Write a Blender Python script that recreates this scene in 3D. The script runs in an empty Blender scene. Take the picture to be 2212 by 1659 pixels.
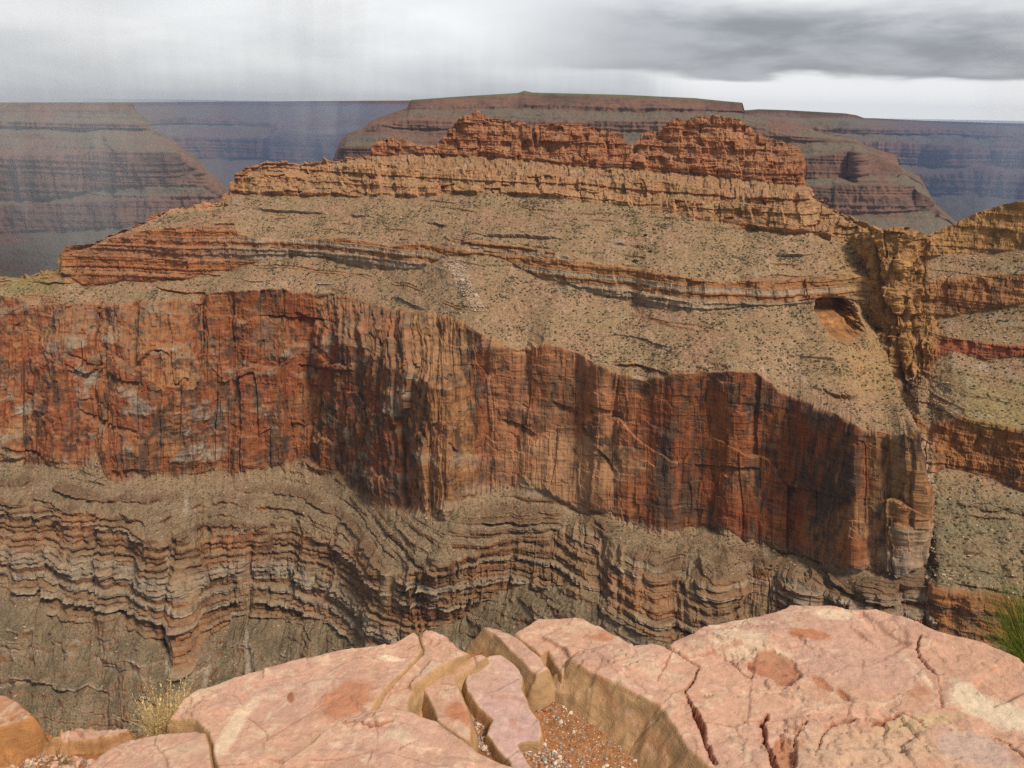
import bpy, math, random
import bmesh
import numpy as np
from mathutils import Matrix, Vector

scene = bpy.context.scene
random.seed(7)
R = math.radians

# ------------------------------------------------------------------ camera
CAM = np.array([0.0, 0.0, 1.65])
PITCH, ROLL = R(19.05), R(1.04)
FPX, CU, CV = 1720.0, 1106.0, 829.5          # photo measured on a 2212 x 1659 sheet
FWD = np.array([0.0, math.cos(PITCH), -math.sin(PITCH)])
RT0, UP0 = np.array([1.0, 0, 0]), np.array([0.0, math.sin(PITCH), math.cos(PITCH)])
RT = RT0 * math.cos(ROLL) + UP0 * math.sin(ROLL)
UP = -RT0 * math.sin(ROLL) + UP0 * math.cos(ROLL)
cd = bpy.data.cameras.new("camera")
cd.lens, cd.sensor_width = 28.0, 36.0
cd.clip_start, cd.clip_end = 0.05, 60000.0
cam = bpy.data.objects.new("camera", cd)
scene.collection.objects.link(cam)
cam.matrix_world = Matrix([[RT[i], UP[i], -FWD[i], CAM[i]] for i in range(3)] + [[0, 0, 0, 1]])
scene.camera = cam

# ------------------------------------------------------------------ light
SUN_EL, SUN_AZ = R(52), R(134)                # azimuth clockwise from +Y (view heading)
SKY_STRENGTH, SUN_STRENGTH, EXPOSURE = 0.10, 3.0, 0.5
world = bpy.data.worlds.new("World")
scene.world = world
world.use_nodes = True
scene.view_settings.view_transform = 'Standard'
scene.view_settings.look = 'None'
scene.view_settings.exposure = EXPOSURE
scene.view_settings.gamma = 1.0
scene.view_settings.use_curve_mapping = False
sd = bpy.data.lights.new("sun", 'SUN')
sd.energy, sd.angle, sd.color = SUN_STRENGTH, R(14), (1.0, 0.91, 0.78)
sun = bpy.data.objects.new("sun", sd)
scene.collection.objects.link(sun)
sdir = Vector((math.sin(SUN_AZ) * math.cos(SUN_EL), math.cos(SUN_AZ) * math.cos(SUN_EL), math.sin(SUN_EL)))
sun.rotation_euler = sdir.to_track_quat('Z', 'Y').to_euler()
sun.location = (20, -20, 60)
scene.cycles.use_denoising = False
scene.cycles.max_bounces = 5
scene.cycles.diffuse_bounces = 3
scene.cycles.volume_bounces = 0
scene.cycles.transparent_max_bounces = 16


class NT:
    """small helper to write node trees"""
    def __init__(self, tree):
        self.t = tree
        tree.nodes.clear()

    def n(self, typ, **kw):
        nd = self.t.nodes.new(typ)
        for k, v in kw.items():
            setattr(nd, k, v)
        return nd

    def put(self, sock, v):
        if hasattr(v, 'is_output') or isinstance(v, bpy.types.NodeSocket):
            self.t.links.new(v, sock)
        elif v is not None:
            sock.default_value = v

    def math(self, op, a, b=0.0, c=None, clamp=False):
        nd = self.n('ShaderNodeMath', operation=op, use_clamp=clamp)
        self.put(nd.inputs[0], a)
        self.put(nd.inputs[1], b)
        if c is not None:
            self.put(nd.inputs[2], c)
        return nd.outputs[0]

    def mix(self, f, a, b, blend='MIX'):
        nd = self.n('ShaderNodeMix', data_type='RGBA', blend_type=blend)
        self.put(nd.inputs[0], f)
        self.put(nd.inputs[6], a if not isinstance(a, tuple) else (*a[:3], 1))
        self.put(nd.inputs[7], b if not isinstance(b, tuple) else (*b[:3], 1))
        return nd.outputs[2]

    def ramp(self, f, stops, interp='LINEAR'):
        nd = self.n('ShaderNodeValToRGB')
        cr = nd.color_ramp
        cr.interpolation = interp
        while len(cr.elements) > 1:
            cr.elements.remove(cr.elements[-1])
        for i, (p, c) in enumerate(stops):
            e = cr.elements[0] if i == 0 else cr.elements.new(p)
            e.position = p
            e.color = (c, c, c, 1) if not isinstance(c, tuple) else (*c[:3], 1)
        self.put(nd.inputs[0], f)
        return nd.outputs[0]

    def smooth(self, x, a, b):
        nd = self.n('ShaderNodeMapRange', interpolation_type='SMOOTHSTEP')
        self.put(nd.inputs[0], x)
        self.put(nd.inputs[1], a)
        self.put(nd.inputs[2], b)
        return nd.outputs[0]

    def noise(self, vec, scale, detail=4.0, rough=0.55, dist=0.0, ntype='FBM'):
        nd = self.n('ShaderNodeTexNoise')
        nd.noise_type = ntype
        self.put(nd.inputs['Vector'], vec)
        self.put(nd.inputs['Scale'], scale)
        self.put(nd.inputs['Detail'], detail)
        self.put(nd.inputs['Roughness'], rough)
        self.put(nd.inputs['Distortion'], dist)
        return nd.outputs[0]

    def scale(self, vec, s):
        nd = self.n('ShaderNodeMapping')
        self.put(nd.inputs[0], vec)
        nd.inputs[3].default_value = s
        return nd.outputs[0]


def sky_world():
    k = NT(world.node_tree)
    tc = k.n('ShaderNodeTexCoord').outputs['Generated']
    sx = k.n('ShaderNodeSeparateXYZ')
    k.put(sx.inputs[0], tc)
    az = k.math('MULTIPLY', k.math('ARCTAN2', sx.outputs[0], sx.outputs[1]), 57.2958)     # degrees right of the view heading
    el = k.math('MULTIPLY', k.math('ARCSINE', sx.outputs[2]), 57.2958)
    cmb = k.n('ShaderNodeCombineXYZ')
    k.put(cmb.inputs[0], k.math('MULTIPLY', az, 0.05))
    k.put(cmb.inputs[1], k.math('MULTIPLY', el, 0.22))
    cv = cmb.outputs[0]
    n1 = k.noise(cv, 1.6, 4, 0.5, 0.3)
    n2 = k.noise(cv, 3.0, 5, 0.55, 0.2)
    cmb2 = k.n('ShaderNodeCombineXYZ')
    k.put(cmb2.inputs[0], k.math('MULTIPLY', az, 0.9))
    k.put(cmb2.inputs[1], k.math('MULTIPLY', el, 0.06))
    rainy = k.noise(cmb2.outputs[0], 1.0, 4, 0.6)
    nn = k.math('ADD', k.math('MULTIPLY', k.math('SUBTRACT', n1, 0.5), 1.0), k.math('MULTIPLY', k.math('SUBTRACT', n2, 0.5), 0.45))
    elw = k.math('ADD', el, k.math('MULTIPLY', nn, 2.6))
    tilt = k.math('ADD', elw, k.math('MULTIPLY', k.math('SUBTRACT', az, 16.0), 0.03))
    # bright, soft cloud
    col = k.mix(k.smooth(n1, 0.3, 0.7), (0.62, 0.63, 0.64), (0.72, 0.725, 0.73))
    # the dark bank on the right, two to seven degrees up
    lo = k.smooth(tilt, 1.9, 2.5)
    hi = k.math('SUBTRACT', 1.0, k.smooth(tilt, 4.9, 8.0))
    side = k.smooth(k.math('ADD', az, k.math('MULTIPLY', nn, 14.0)), -5.0, 12.0)
    bank = k.math('MULTIPLY', k.math('MULTIPLY', lo, hi), side)
    dark = k.mix(k.smooth(n2, 0.32, 0.68), (0.20, 0.207, 0.23), (0.33, 0.34, 0.365))
    col = k.mix(k.math('MULTIPLY', bank, 0.97), col, dark)
    # rain-grey veil low on the left and centre
    veil = k.math('MULTIPLY', k.math('SUBTRACT', 1.0, k.smooth(k.math('ADD', elw, k.math('MULTIPLY', k.math('SUBTRACT', rainy, .5), 1.5)), -1.2, 5.6)), k.math('SUBTRACT', 1.0, k.smooth(az, 7.0, 13.0)))
    col = k.mix(k.math('MULTIPLY', veil, 0.9), col, (0.29, 0.31, 0.34))
    # pale gap over the right horizon, streaked by far rain
    gap = k.math('MULTIPLY', k.math('SUBTRACT', 1.0, k.smooth(tilt, 1.7, 2.4)), k.smooth(k.math('ADD', az, k.math('MULTIPLY', k.math('SUBTRACT', rainy, .5), 9.0)), 8.0, 15.0))
    col = k.mix(k.math('MULTIPLY', gap, 0.9), col, (0.66, 0.67, 0.685))
    # the overcast high above
    top = k.smooth(el, 9.0, 30.0)
    col = k.mix(top, col, (0.37, 0.375, 0.38))
    # unseen darker cloud behind the viewer, added to cut the sky fill
    col = k.mix(k.smooth(k.math('ABSOLUTE', az), 50.0, 85.0), col, (0.25, 0.255, 0.26))
    sky = k.n('ShaderNodeTexSky', sky_type='NISHITA')
    sky.sun_disc = False
    sky.sun_elevation = SUN_EL
    sky.sun_rotation = SUN_AZ
    bg1 = k.n('ShaderNodeBackground')
    k.put(bg1.inputs[0], sky.outputs[0])
    bg1.inputs[1].default_value = SKY_STRENGTH
    bg2 = k.n('ShaderNodeBackground')
    k.put(bg2.inputs[0], col)
    bg2.inputs[1].default_value = 1.0
    ms = k.n('ShaderNodeMixShader')
    ms.inputs[0].default_value = 0.93          # nearly closed cloud cover
    k.put(ms.inputs[1], bg1.outputs[0])
    k.put(ms.inputs[2], bg2.outputs[0])
    out = k.n('ShaderNodeOutputWorld')
    k.put(out.inputs[0], ms.outputs[0])


sky_world()

# ------------------------------------------------------------------ numpy noise
_rng = np.random.RandomState(11)
_PERM = np.concatenate([_rng.permutation(256)] * 3).astype(np.int32)
_GR = _rng.normal(size=(256, 3)).astype(np.float32)
_GR /= np.linalg.norm(_GR, axis=1)[:, None]
_RV = _rng.rand(256).astype(np.float32)


def perlin(x, y, z):
    x, y, z = (np.asarray(a, np.float32) for a in (x, y, z))
    x, y, z = np.broadcast_arrays(x, y, z)
    fx, fy, fz = np.floor(x), np.floor(y), np.floor(z)
    xi, yi, zi = (f.astype(np.int32) & 255 for f in (fx, fy, fz))
    x, y, z = x - fx, y - fy, z - fz
    u, v, w = (t * t * t * (t * (t * 6 - 15) + 10) for t in (x, y, z))
    out = 0
    for dx in (0, 1):
        wx = u if dx else 1 - u
        a = _PERM[(xi + dx) & 255]
        for dy in (0, 1):
            wy = v if dy else 1 - v
            b = _PERM[a + ((yi + dy) & 255)]
            for dz in (0, 1):
                wz = w if dz else 1 - w
                g = _GR[_PERM[b + ((zi + dz) & 255)] & 255]
                out = out + wx * wy * wz * (g[..., 0] * (x - dx) + g[..., 1] * (y - dy) + g[..., 2] * (z - dz))
    return out * 1.5


def fbm(x, y, z, octv=4, gain=0.5, ridged=False, lac=2.03):
    a, s, out = 1.0, 0.0, 0
    for i in range(octv):
        n = perlin(x + 17.3 * i, y - 9.1 * i, z + 5.7 * i)
        if ridged:
            n = 1 - 2 * np.abs(n)
        out = out + a * n
        s += a
        a *= gain
        x, y, z = x * lac, y * lac, z * lac
    return out / s


def hash2(i, j, k=0):
    i, j = i.astype(np.int32) & 255, np.asarray(j).astype(np.int32) & 255
    return _RV[_PERM[_PERM[(i + k) & 255] + j] & 255]


def sstep(x, a, b):
    t = np.clip((x - a) / (b - a), 0, 1)
    return t * t * (3 - 2 * t)


def lerp(a, b, t):
    return a + (b - a) * t


def ray(u, v):
    u, v = np.asarray(u, float), np.asarray(v, float)
    return (FWD + ((u - CU) / FPX)[..., None] * RT - ((v - CV) / FPX)[..., None] * UP)


def at_depth(u, v, Y):
    d = ray(u, v)
    return CAM + d * (np.asarray(Y, float) / d[..., 1])[..., None]


def to_px(P):
    q = P - CAM
    w = q @ FWD
    return CU + FPX * (q @ RT) / w, CV - FPX * (q @ UP) / w


def facets(a, z, w, h, seed, tilt=1.0, warp=0.35):
    """jointed rock: blocks w wide and h tall, each set in or out and turned a little; about -1..1"""
    wx = fbm(a / w * 0.8, z / h * 0.8, seed + 0.5, 2) * warp
    wz = fbm(a / w * 0.7, z / h * 0.7, seed + 7.5, 2) * warp
    zr = z / h + wz + seed * 0.37
    r = np.floor(zr)
    ar = a / w + wx + hash2(r, np.full_like(r, seed), 3) * 5.3
    c = np.floor(ar)
    fa, fz = ar - c - 0.5, zr - r - 0.5
    k = seed * 13
    return 2 * (hash2(c, r, k) - 0.5) + tilt * (2.4 * fa * (hash2(c, r, k + 5) - 0.5) + 1.6 * fz * (hash2(c, r, k + 9) - 0.35))


# ------------------------------------------------------------------ object helpers
def link(o, parent=None):
    scene.collection.objects.link(o)
    if parent:
        o.parent = parent
    return o


def tag(o, label=None, cat=None, group=None, kind=None):
    for k, v in (('label', label), ('category', cat), ('group', group), ('kind', kind)):
        if v:
            o[k] = v
    return o


def raw_mesh(name, V, F, mat, smooth=True, col=None, attrs=None):
    """V (n,3); F (m,3) or (m,4) int array"""
    me = bpy.data.meshes.new(name)
    V = np.ascontiguousarray(V, np.float32)
    F = np.ascontiguousarray(F, np.int32)
    n, m, q = len(V), len(F), F.shape[1]
    me.vertices.add(n)
    me.vertices.foreach_set('co', V.ravel())
    me.loops.add(m * q)
    me.loops.foreach_set('vertex_index', F.ravel())
    me.polygons.add(m)
    me.polygons.foreach_set('loop_start', np.arange(0, m * q, q, dtype=np.int32))
    me.polygons.foreach_set('loop_total', np.full(m, q, np.int32))
    me.polygons.foreach_set('use_smooth', np.full(m, smooth, bool))
    if col is not None:
        a = me.attributes.new('rock_color', 'FLOAT_COLOR', 'POINT')
        c4 = np.ones((n, 4), np.float32)
        c4[:, :3] = col
        a.data.foreach_set('color', c4.ravel())
    for k, v in (attrs or {}).items():
        a = me.attributes.new(k, 'FLOAT', 'POINT')
        a.data.foreach_set('value', np.ascontiguousarray(v, np.float32).ravel())
    me.update(calc_edges=True)
    me.validate()
    me.materials.append(mat)
    return bpy.data.objects.new(name, me)


def grid_faces(r, c, keep=None):
    i = np.arange(r * c).reshape(r, c)
    F = np.stack([i[:-1, :-1], i[1:, :-1], i[1:, 1:], i[:-1, 1:]], -1).reshape(-1, 4)
    return F if keep is None else F[keep.ravel()]


# ------------------------------------------------------------------ materials
def canyon_material(name, fine, bump, streak=0.42):
    m = bpy.data.materials.new(name)
    m.use_nodes = True
    k = NT(m.node_tree)
    pos = k.n('ShaderNodeNewGeometry').outputs['Position']
    at = k.n('ShaderNodeAttribute', attribute_name='rock_color').outputs['Color']
    tal = k.n('ShaderNodeAttribute', attribute_name='talus').outputs['Fac']
    vs = k.scale(pos, (fine, fine, fine * 0.16))
    hs = k.scale(pos, (fine * 0.15, fine * 0.15, fine * 1.2))
    iso = k.scale(pos, (fine, fine, fine))
    nv = k.noise(vs, 0.22, 6, 0.65)
    nh = k.noise(hs, 0.35, 5, 0.65)
    ni = k.noise(iso, 0.5, 6, 0.7)
    rock = k.math('ADD', k.math('MULTIPLY', nv, 0.55), k.math('MULTIPLY', nh, 0.45))
    f = k.n('ShaderNodeMix', data_type='FLOAT')
    k.put(f.inputs[0], tal)
    k.put(f.inputs[2], rock)
    k.put(f.inputs[3], ni)
    mul = k.ramp(f.outputs[0], [(0.30, 1 - streak * 1.7), (0.5, 1.0), (0.70, 1 + streak)])
    col = k.mix(1.0, at, mul, 'MULTIPLY')
    b = k.n('ShaderNodeBump')
    b.inputs['Strength'].default_value = 0.8
    b.inputs['Distance'].default_value = bump
    k.put(b.inputs['Height'], f.outputs[0])
    p = k.n('ShaderNodeBsdfPrincipled')
    p.inputs['Roughness'].default_value = 0.95
    p.inputs['Specular IOR Level'].default_value = 0.1
    k.put(p.inputs['Base Color'], col)
    k.put(p.inputs['Normal'], b.outputs[0])
    k.put(k.n('ShaderNodeOutputMaterial').inputs[0], p.outputs[0])
    return m


def plain_material(name, col, var=0.25, scale=1.0, rough=0.9, col2=None):
    m = bpy.data.materials.new(name)
    m.use_nodes = True
    k = NT(m.node_tree)
    pos = k.n('ShaderNodeNewGeometry').outputs['Position']
    n = k.noise(pos, scale, 4, 0.6)
    c2 = col2 or tuple(c * (1 - 2 * var) for c in col)
    c = k.mix(k.smooth(n, 0.35, 0.65), c2, tuple(min(1, x * (1 + var)) for x in col))
    p = k.n('ShaderNodeBsdfPrincipled')
    p.inputs['Roughness'].default_value = rough
    p.inputs['Specular IOR Level'].default_value = 0.15
    k.put(p.inputs['Base Color'], c)
    k.put(k.n('ShaderNodeOutputMaterial').inputs[0], p.outputs[0])
    return m


M_NEAR = canyon_material('canyon_rock', 1.0, 1.6)
M_FAR = canyon_material('far_canyon_rock', 0.22, 3.0, 0.3)

# palette (surface albedo)
RED = np.array([0.34, 0.118, 0.046]); REDDEEP = np.array([0.25, 0.070, 0.028])
ORANGE = np.array([0.36, 0.165, 0.068]); OCHRE = np.array([0.36, 0.215, 0.095])
VARNISH_AND_SHADE = np.array([0.085, 0.052, 0.035]); GREY = np.array([0.36, 0.295, 0.22])
DKGREY = np.array([0.13, 0.115, 0.095])
TALUS = np.array([0.32, 0.208, 0.118]); TALPINK = np.array([0.35, 0.20, 0.125]); TALGREEN = np.array([0.235, 0.175, 0.08])
PALE = np.array([0.50, 0.37, 0.26]); BROWN = np.array([0.17, 0.09, 0.048]); CAPRED = np.array([0.37, 0.150, 0.072])


def cmix(c, b, t):
    return c + (b - c) * np.clip(t, 0, 1)[..., None]


def build_loft(contours, s, rows, jit=None, soft=None):
    """contours: lists of (s, u, v, Y) or (u, v, Y).  Returns the grid of points, the row coordinate and its contour index"""
    L = []
    top = None
    for i, c in enumerate(contours):
        a = np.array([(p if len(p) == 4 else (p[0],) + tuple(p)) for p in c], float)
        u, v, Y = (np.interp(s, a[:, 0], a[:, j]) for j in (1, 2, 3))
        top = v if top is None else top
        if jit and i in jit:
            sv, av, sY, aY, wv, wY = jit[i]
            g = sstep(v - top, 4, 40)
            v = v + g * av * fbm(s / wv, sv, 0.4, 5, 0.6)
            Y = Y + g * aY * fbm(s / wY, sY, 0.9, 3, 0.4)
        L.append(at_depth(u, v, Y))
    G, T = [], []
    S = [blur(q, 40, 0) for q in L] if soft else None       # slopes smooth out the raggedness of the cliff edges that bound them
    for i, n in enumerate(rows):
        t = np.linspace(0, 1, n, endpoint=False)
        if soft and i in soft:
            tt = t[:, None, None]
            G.append(S[i][None] * (1 - tt) + S[i + 1][None] * tt + (L[i] - S[i])[None] * np.exp(-tt * n / 6.0) + (L[i + 1] - S[i + 1])[None] * np.exp(-(1 - tt) * n / 9.0))
        else:
            G.append(L[i][None] + (L[i + 1] - L[i])[None] * t[:, None, None])
        T.append(i + t)
    G.append(L[-1][None])
    T.append(np.array([len(rows)]))
    return np.concatenate(G), np.concatenate(T)


def grid_normal(P):
    dr = np.gradient(P, axis=0)
    dc = np.gradient(P, axis=1)
    n = np.cross(dr, dc)
    n /= np.linalg.norm(n, axis=-1)[..., None] + 1e-9
    n *= np.where((n * (CAM - P)).sum(-1) < 0, -1, 1)[..., None]
    return n


def blur(A, k, axis):
    if k < 1:
        return A
    w = np.hanning(2 * k + 3)[1:-1]
    w /= w.sum()
    Ap = np.concatenate([np.repeat(A.take([0], axis), k, axis), A, np.repeat(A.take([-1], axis), k, axis)], axis)
    out = 0
    n = A.shape[axis]
    for i, wi in enumerate(w):
        out = out + wi * Ap.take(np.arange(i, i + n), axis)
    return out


def behind(P0, steps):
    """rows that carry a crest on backwards and down, so it has a far side"""
    d = P0 - CAM
    r = np.linalg.norm(d[..., :2], axis=-1)[..., None]
    return [CAM + d * (1 + k / r) - np.array([0, 0, dz]) for k, dz in steps]


# ------------------------------------------------------------------ the butte across the side canyon
C0 = [(-250,640,1090),(-100,618,1075),(0,603,1062),(60,592,1052),(130,582,1040),(136,580,1036),(139,533,1032),(180,529,1040),(200,522,1045),(250,500,1062),
      (300,480,1085),(345,461,1105),(360,453,1115),(485,438,1150),(491,420,1160),(502,416,1165),(503,391,1168),(515,376,1172),(535,362,1175),(575,353,1178),
      (650,358,1172),(730,350,1165),(780,341,1160),(806,332,1158),(809,313,1158),(815,303,1158),(850,297,1152),(880,305,1148),(905,314,1142),(945,315,1135),
      (958,301,1130),(972,277,1128),(990,264,1126),(1003,254,1124),(1020,249,1120),(1028,240,1119),(1034,238,1118),(1045,249,1115),(1065,256,1110),(1130,265,1095),
      (1152,271,1090),(1156,290,1088),(1160,289,1086),(1163,270,1084),(1220,268,1070),(1255,270,1062),(1310,282,1050),(1313,291,1048),(1318,280,1047),(1335,288,1042),
      (1344,291,1040),(1347,310,1038),(1378,315,1030),(1381,291,1028),(1400,285,1024),(1430,281,1018),(1445,264,1014),(1465,255,1010),(1480,262,1006),(1510,253,1000),
      (1550,250,992),(1600,260,980),(1630,283,972),(1655,298,966),(1700,309,952),(1722,320,946),(1729,345,940),(1736,402,930),(1760,430,905),(1800,455,880),
      (1850,480,850),(1886,499,830),(2080,1900,505,826)]
C0 = [p if len(p) == 4 else (p[0], p[0], p[1], p[2]) for p in C0]
c0s = np.array(C0)


def below(dv, dY):
    return lambda ss: (np.interp(ss, c0s[:, 0], c0s[:, 2]) + dv, np.interp(ss, c0s[:, 0], c0s[:, 3]) + dY)


def blend_contour(pts, dv, dY, lo=None, hi=None):
    """contour from control points, kept at least dv under the skyline"""
    a = np.array([(p if len(p) == 4 else (p[0],) + tuple(p)) for p in pts], float)
    ss = np.unique(np.concatenate([a[:, 0], c0s[:, 0]]))
    u = np.interp(ss, a[:, 0], a[:, 1])
    v, Y = np.interp(ss, a[:, 0], a[:, 2]), np.interp(ss, a[:, 0], a[:, 3])
    bv, bY = below(dv, dY)(ss)
    low = v < bv
    v = np.where(low, bv, v)
    Y = np.where(low, np.minimum(Y, bY), Y)
    return list(zip(ss, u, v, Y))


C1 = blend_contour([(-250,600,1085),(137,560,1030),(490,425,1160),(503,392,1165),(575,356,1174),(800,338,1150),(880,332,1138),(998,338,1108),(1082,341,1085),(1183,351,1058),
      (1250,360,1040),(1385,367,1004),(1531,380,965),(1731,403,915),(1760,434,900),(1850,485,845),(1886,503,825),(2080,1900,509,824)], 3, -4)
C2 = blend_contour([(-250,600,1080),(137,560,1026),(490,425,1156),(503,393,1160),(575,358,1170),(678,362,1158),(812,354,1110),(947,366,1074),(1082,369,1040),(1183,379,1014),
      (1318,392,980),(1406,386,958),(1500,405,930),(1606,428,893),(1731,421,872),(1760,440,880),(1850,490,838),(1886,508,820),(2080,1900,514,820)], 6, -8)
C3 = blend_contour([(-250,600,1075),(137,560,1020),(355,459,1100),(420,450,1120),(488,440,1140),(502,419,1152),(825,426,1070),(1048,418,1015),(1149,425,990),(1250,435,964),(1419,453,921),
      (1506,472,898),(1691,500,852),(1756,506,838),(1856,530,812),(1886,550,806),(2080,1905,556,806)], 9, -12)
C4 = blend_contour([(-250,600,1062),(137,534,1014),(180,531,1014),(250,506,1013),(330,496,1011),(500,481,1009),(506,482,1009),(512,508,1007),(600,520,1000),(750,515,975),(850,530,944),(940,526,925),(1020,521,898),(1100,530,872),
      (1256,556,826),(1306,570,812),(1406,585,784),(1521,610,757),(1620,606,757),(1706,600,762),(1796,590,768),(1886,600,776),(2080,1910,610,780)], 12, -16)
C5 = blend_contour([(-250,600,1040),(0,608,1010),(136,590,1005),(180,621,1004),(250,612,1003),(400,601,1001),(490,586,1000),(550,566,996),(650,556,990),(710,556,980),(780,578,965),(915,580,915),
      (960,556,902),(1020,549,885),(1060,551,876),(1100,566,860),(1156,598,842),(1231,616,820),(1331,646,793),(1431,670,765),(1521,678,745),(1606,666,745),(1690,661,748),(1756,655,753),(1775,640,758),(1812,642,760),(1850,660,768),(1886,700,770),(2080,1905,740,775)], 15, -22)
C6 = [(-250,640,1010),(0,640,985),(50,646,980),(100,669,968),(150,655,968),(200,656,965),(215,674,972),(235,660,962),(300,655,957),(390,645,950),(415,650,955),(432,662,962),(450,634,945),(520,628,942),
      (605,625,940),(685,641,932),(720,634,926),(775,646,905),(850,669,870),(925,673,822),(985,690,785),(1025,709,757),(1048,732,748),(1080,742,742),(1116,758,738),(1140,762,740),(1173,742,722),(1220,752,714),(1267,772,704),(1320,800,694),
      (1385,822,680),(1430,815,671),(1467,808,665),(1534,801,656),(1635,805,645),(1660,826,640),(1682,846,634),(1746,870,619),(1810,896,602),(1871,932,585),(1930,939,570),(1965,938,562),(1979,1979,933,560),
      (2000,1976,918,588),(2030,1940,868,655),(2055,1899,813,715),(2080,1855,742,748)]
C6B = [(-250,800,955),(0,800,930),(60,790,935),(110,820,905),(200,770,920),(260,800,890),(330,830,870),(400,850,868),(445,820,890),(520,770,920),(600,800,900),(640,850,892),(668,800,905),(690,752,885),(735,742,850),(800,765,815),(850,790,782),(900,815,745),
       (935,828,722),(965,845,718),(1000,830,738),(1020,850,742),(1048,890,738),(1116,920,730),(1173,930,716),(1267,945,698),(1385,975,672),(1467,985,660),(1534,980,652),(1635,990,639),(1746,1040,610),(1846,1090,580),(1930,1090,562),(1965,1090,556),
       (1979,1986,1088,554),(2000,1990,1060,585),(2030,1965,1000,655),(2055,1930,960,712),(2080,1890,930,745)]
C7 = [(-250,985,900),(0,996,880),(60,1000,880),(120,1003,868),(170,1016,858),(200,985,858),(235,1043,832),(290,1030,838),(360,1021,850),(450,1022,860),(525,1020,862),(585,1012,866),(625,1001,868),(670,1008,862),(710,1023,838),(780,1066,786),(850,1091,734),(900,1112,704),
      (965,1116,688),(990,1085,696),(1008,1062,706),(1050,1052,716),(1106,1045,716),(1150,1056,704),(1181,1066,697),(1235,1095,688),(1256,1100,684),(1331,1110,668),(1416,1150,651),(1470,1142,650),(1506,1136,648),(1580,1150,632),(1631,1171,620),(1700,1200,602),(1756,1216,588),(1846,1226,564),(1930,1240,550),
      (1975,1235,547),(1985,1992,1225,548),(2000,2000,1190,570),(2030,1985,1120,650),(2055,1960,1080,710),(2080,1920,1050,742)]
C8 = [(-250,1055,845),(0,1062,830),(70,1090,810),(150,1111,795),(230,1108,790),(280,1112,783),(325,1158,752),(345,1172,742),(370,1163,748),(415,1176,752),(480,1155,768),(550,1146,776),(650,1150,776),(750,1166,752),(790,1191,722),(825,1226,684),(875,1241,652),
      (945,1226,638),(1000,1200,648),(1050,1175,665),(1100,1155,678),(1206,1142,682),(1256,1122,684),(1331,1170,640),(1406,1210,610),(1481,1250,588),(1556,1256,577),(1631,1231,588),(1666,1224,590),(1706,1240,576),(1780,1262,560),(1856,1281,546),(1930,1275,540),
      (1975,1985,1268,540),(2000,2020,1266,536),(2030,2030,1240,600),(2080,2010,1200,700)]
C9 = [(-250,1270,785),(0,1276,772),(80,1290,762),(115,1296,756),(122,1334,742),(200,1341,735),(235,1330,732),(252,1312,748),(300,1356,722),(340,1385,708),(372,1410,698),(386,1466,662),(400,1440,676),(425,1378,714),(500,1341,742),(545,1321,754),(600,1336,742),(660,1330,738),(725,1341,722),
      (795,1391,678),(820,1401,664),(880,1395,640),(915,1362,648),(1000,1322,652),(1050,1290,660),(1100,1262,664),(1206,1268,636),(1306,1282,610),(1356,1331,584),(1416,1371,560),(1481,1386,550),(1556,1365,556),(1606,1336,568),(1666,1330,566),(1756,1350,548),(1856,1385,528),(1975,1985,1375,522),(2000,2030,1345,518),(2030,2042,1330,580),(2080,2030,1300,680)]
C10 = [(-250,1600,640),(0,1615,640),(300,1640,632),(385,1660,622),(600,1640,625),(1000,1620,560),(1400,1640,500),(1800,1640,470),(2000,2020,1620,460),(2080,2060,1600,520)]
C11 = [(-250,2100,480),(1000,2100,430),(2000,2100,380),(2080,2100,2100,380)]

s = np.linspace(-250, 2080, 1660)
rows = [60, 24, 46, 70, 42, 66, 110, 120, 50, 110, 80, 14]
kinds = ['cliff', 'ledge', 'cliff', 'slope', 'cliff', 'slope', 'wall', 'wall', 'slope', 'band', 'slope', 'slope']
P, T = build_loft([C0, C1, C2, C3, C4, C5, C6, C6B, C7, C8, C9, C10, C11], s, rows,
    {1: (1.1, 5, 1.3, 6, 22, 40), 2: (2.1, 8, 2.3, 8, 25, 40), 3: (3.1, 6, 3.3, 12, 30, 70), 4: (4.1, 5, 4.3, 14, 40, 90), 5: (5.1, 8, 4.3, 14, 40, 90), 6: (6.1, 10, 6.3, 22, 30, 110),
     7: (7.1, 30, 6.3, 22, 60, 110), 8: (8.1, 30, 6.3, 18, 34, 110), 9: (9.1, 12, 9.3, 14, 40, 70), 10: (10.1, 16, 9.3, 14, 40, 70)}, (1, 3, 5, 8, 10, 11))
ORDER = np.clip(T.astype(int), 0, len(kinds) - 1)
kd = np.array(kinds)[ORDER]


def rowmask(names, soft=5):
    m = np.isin(kd, names).astype(float)
    return blur(m[:, None], soft, 0)[:, 0]


BASE = P.copy()
N = grid_normal(blur(blur(P, 14, 1), 10, 0))
H = N.copy(); H[..., 2] *= 0.25
H /= np.linalg.norm(H, axis=-1)[..., None] + 1e-9
cliff = rowmask(['cliff'], 3)[:, None]; wall = rowmask(['wall'], 6)[:, None]; band = rowmask(['band'], 4)[:, None]
slope = rowmask(['slope'], 3)[:, None]; ledge = rowmask(['ledge'], 4)[:, None]
X, Yw, Z = P[..., 0], P[..., 1], P[..., 2]
# how much real height each column's cliff has (collapsed contours get no relief)
arc = np.concatenate([[0], np.cumsum(np.linalg.norm(np.diff(P[rows[0] + rows[1]], axis=0), axis=1))])[None]
tb = T[:, None]
arc_low = np.concatenate([[0], np.cumsum(np.linalg.norm(np.diff(P[sum(rows[:6])], axis=0), axis=1))])[None]
arc = arc + (arc_low - arc) * sstep(tb, 5.0, 6.0)
upper = sstep(-tb, -3.2, -2.8)
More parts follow.
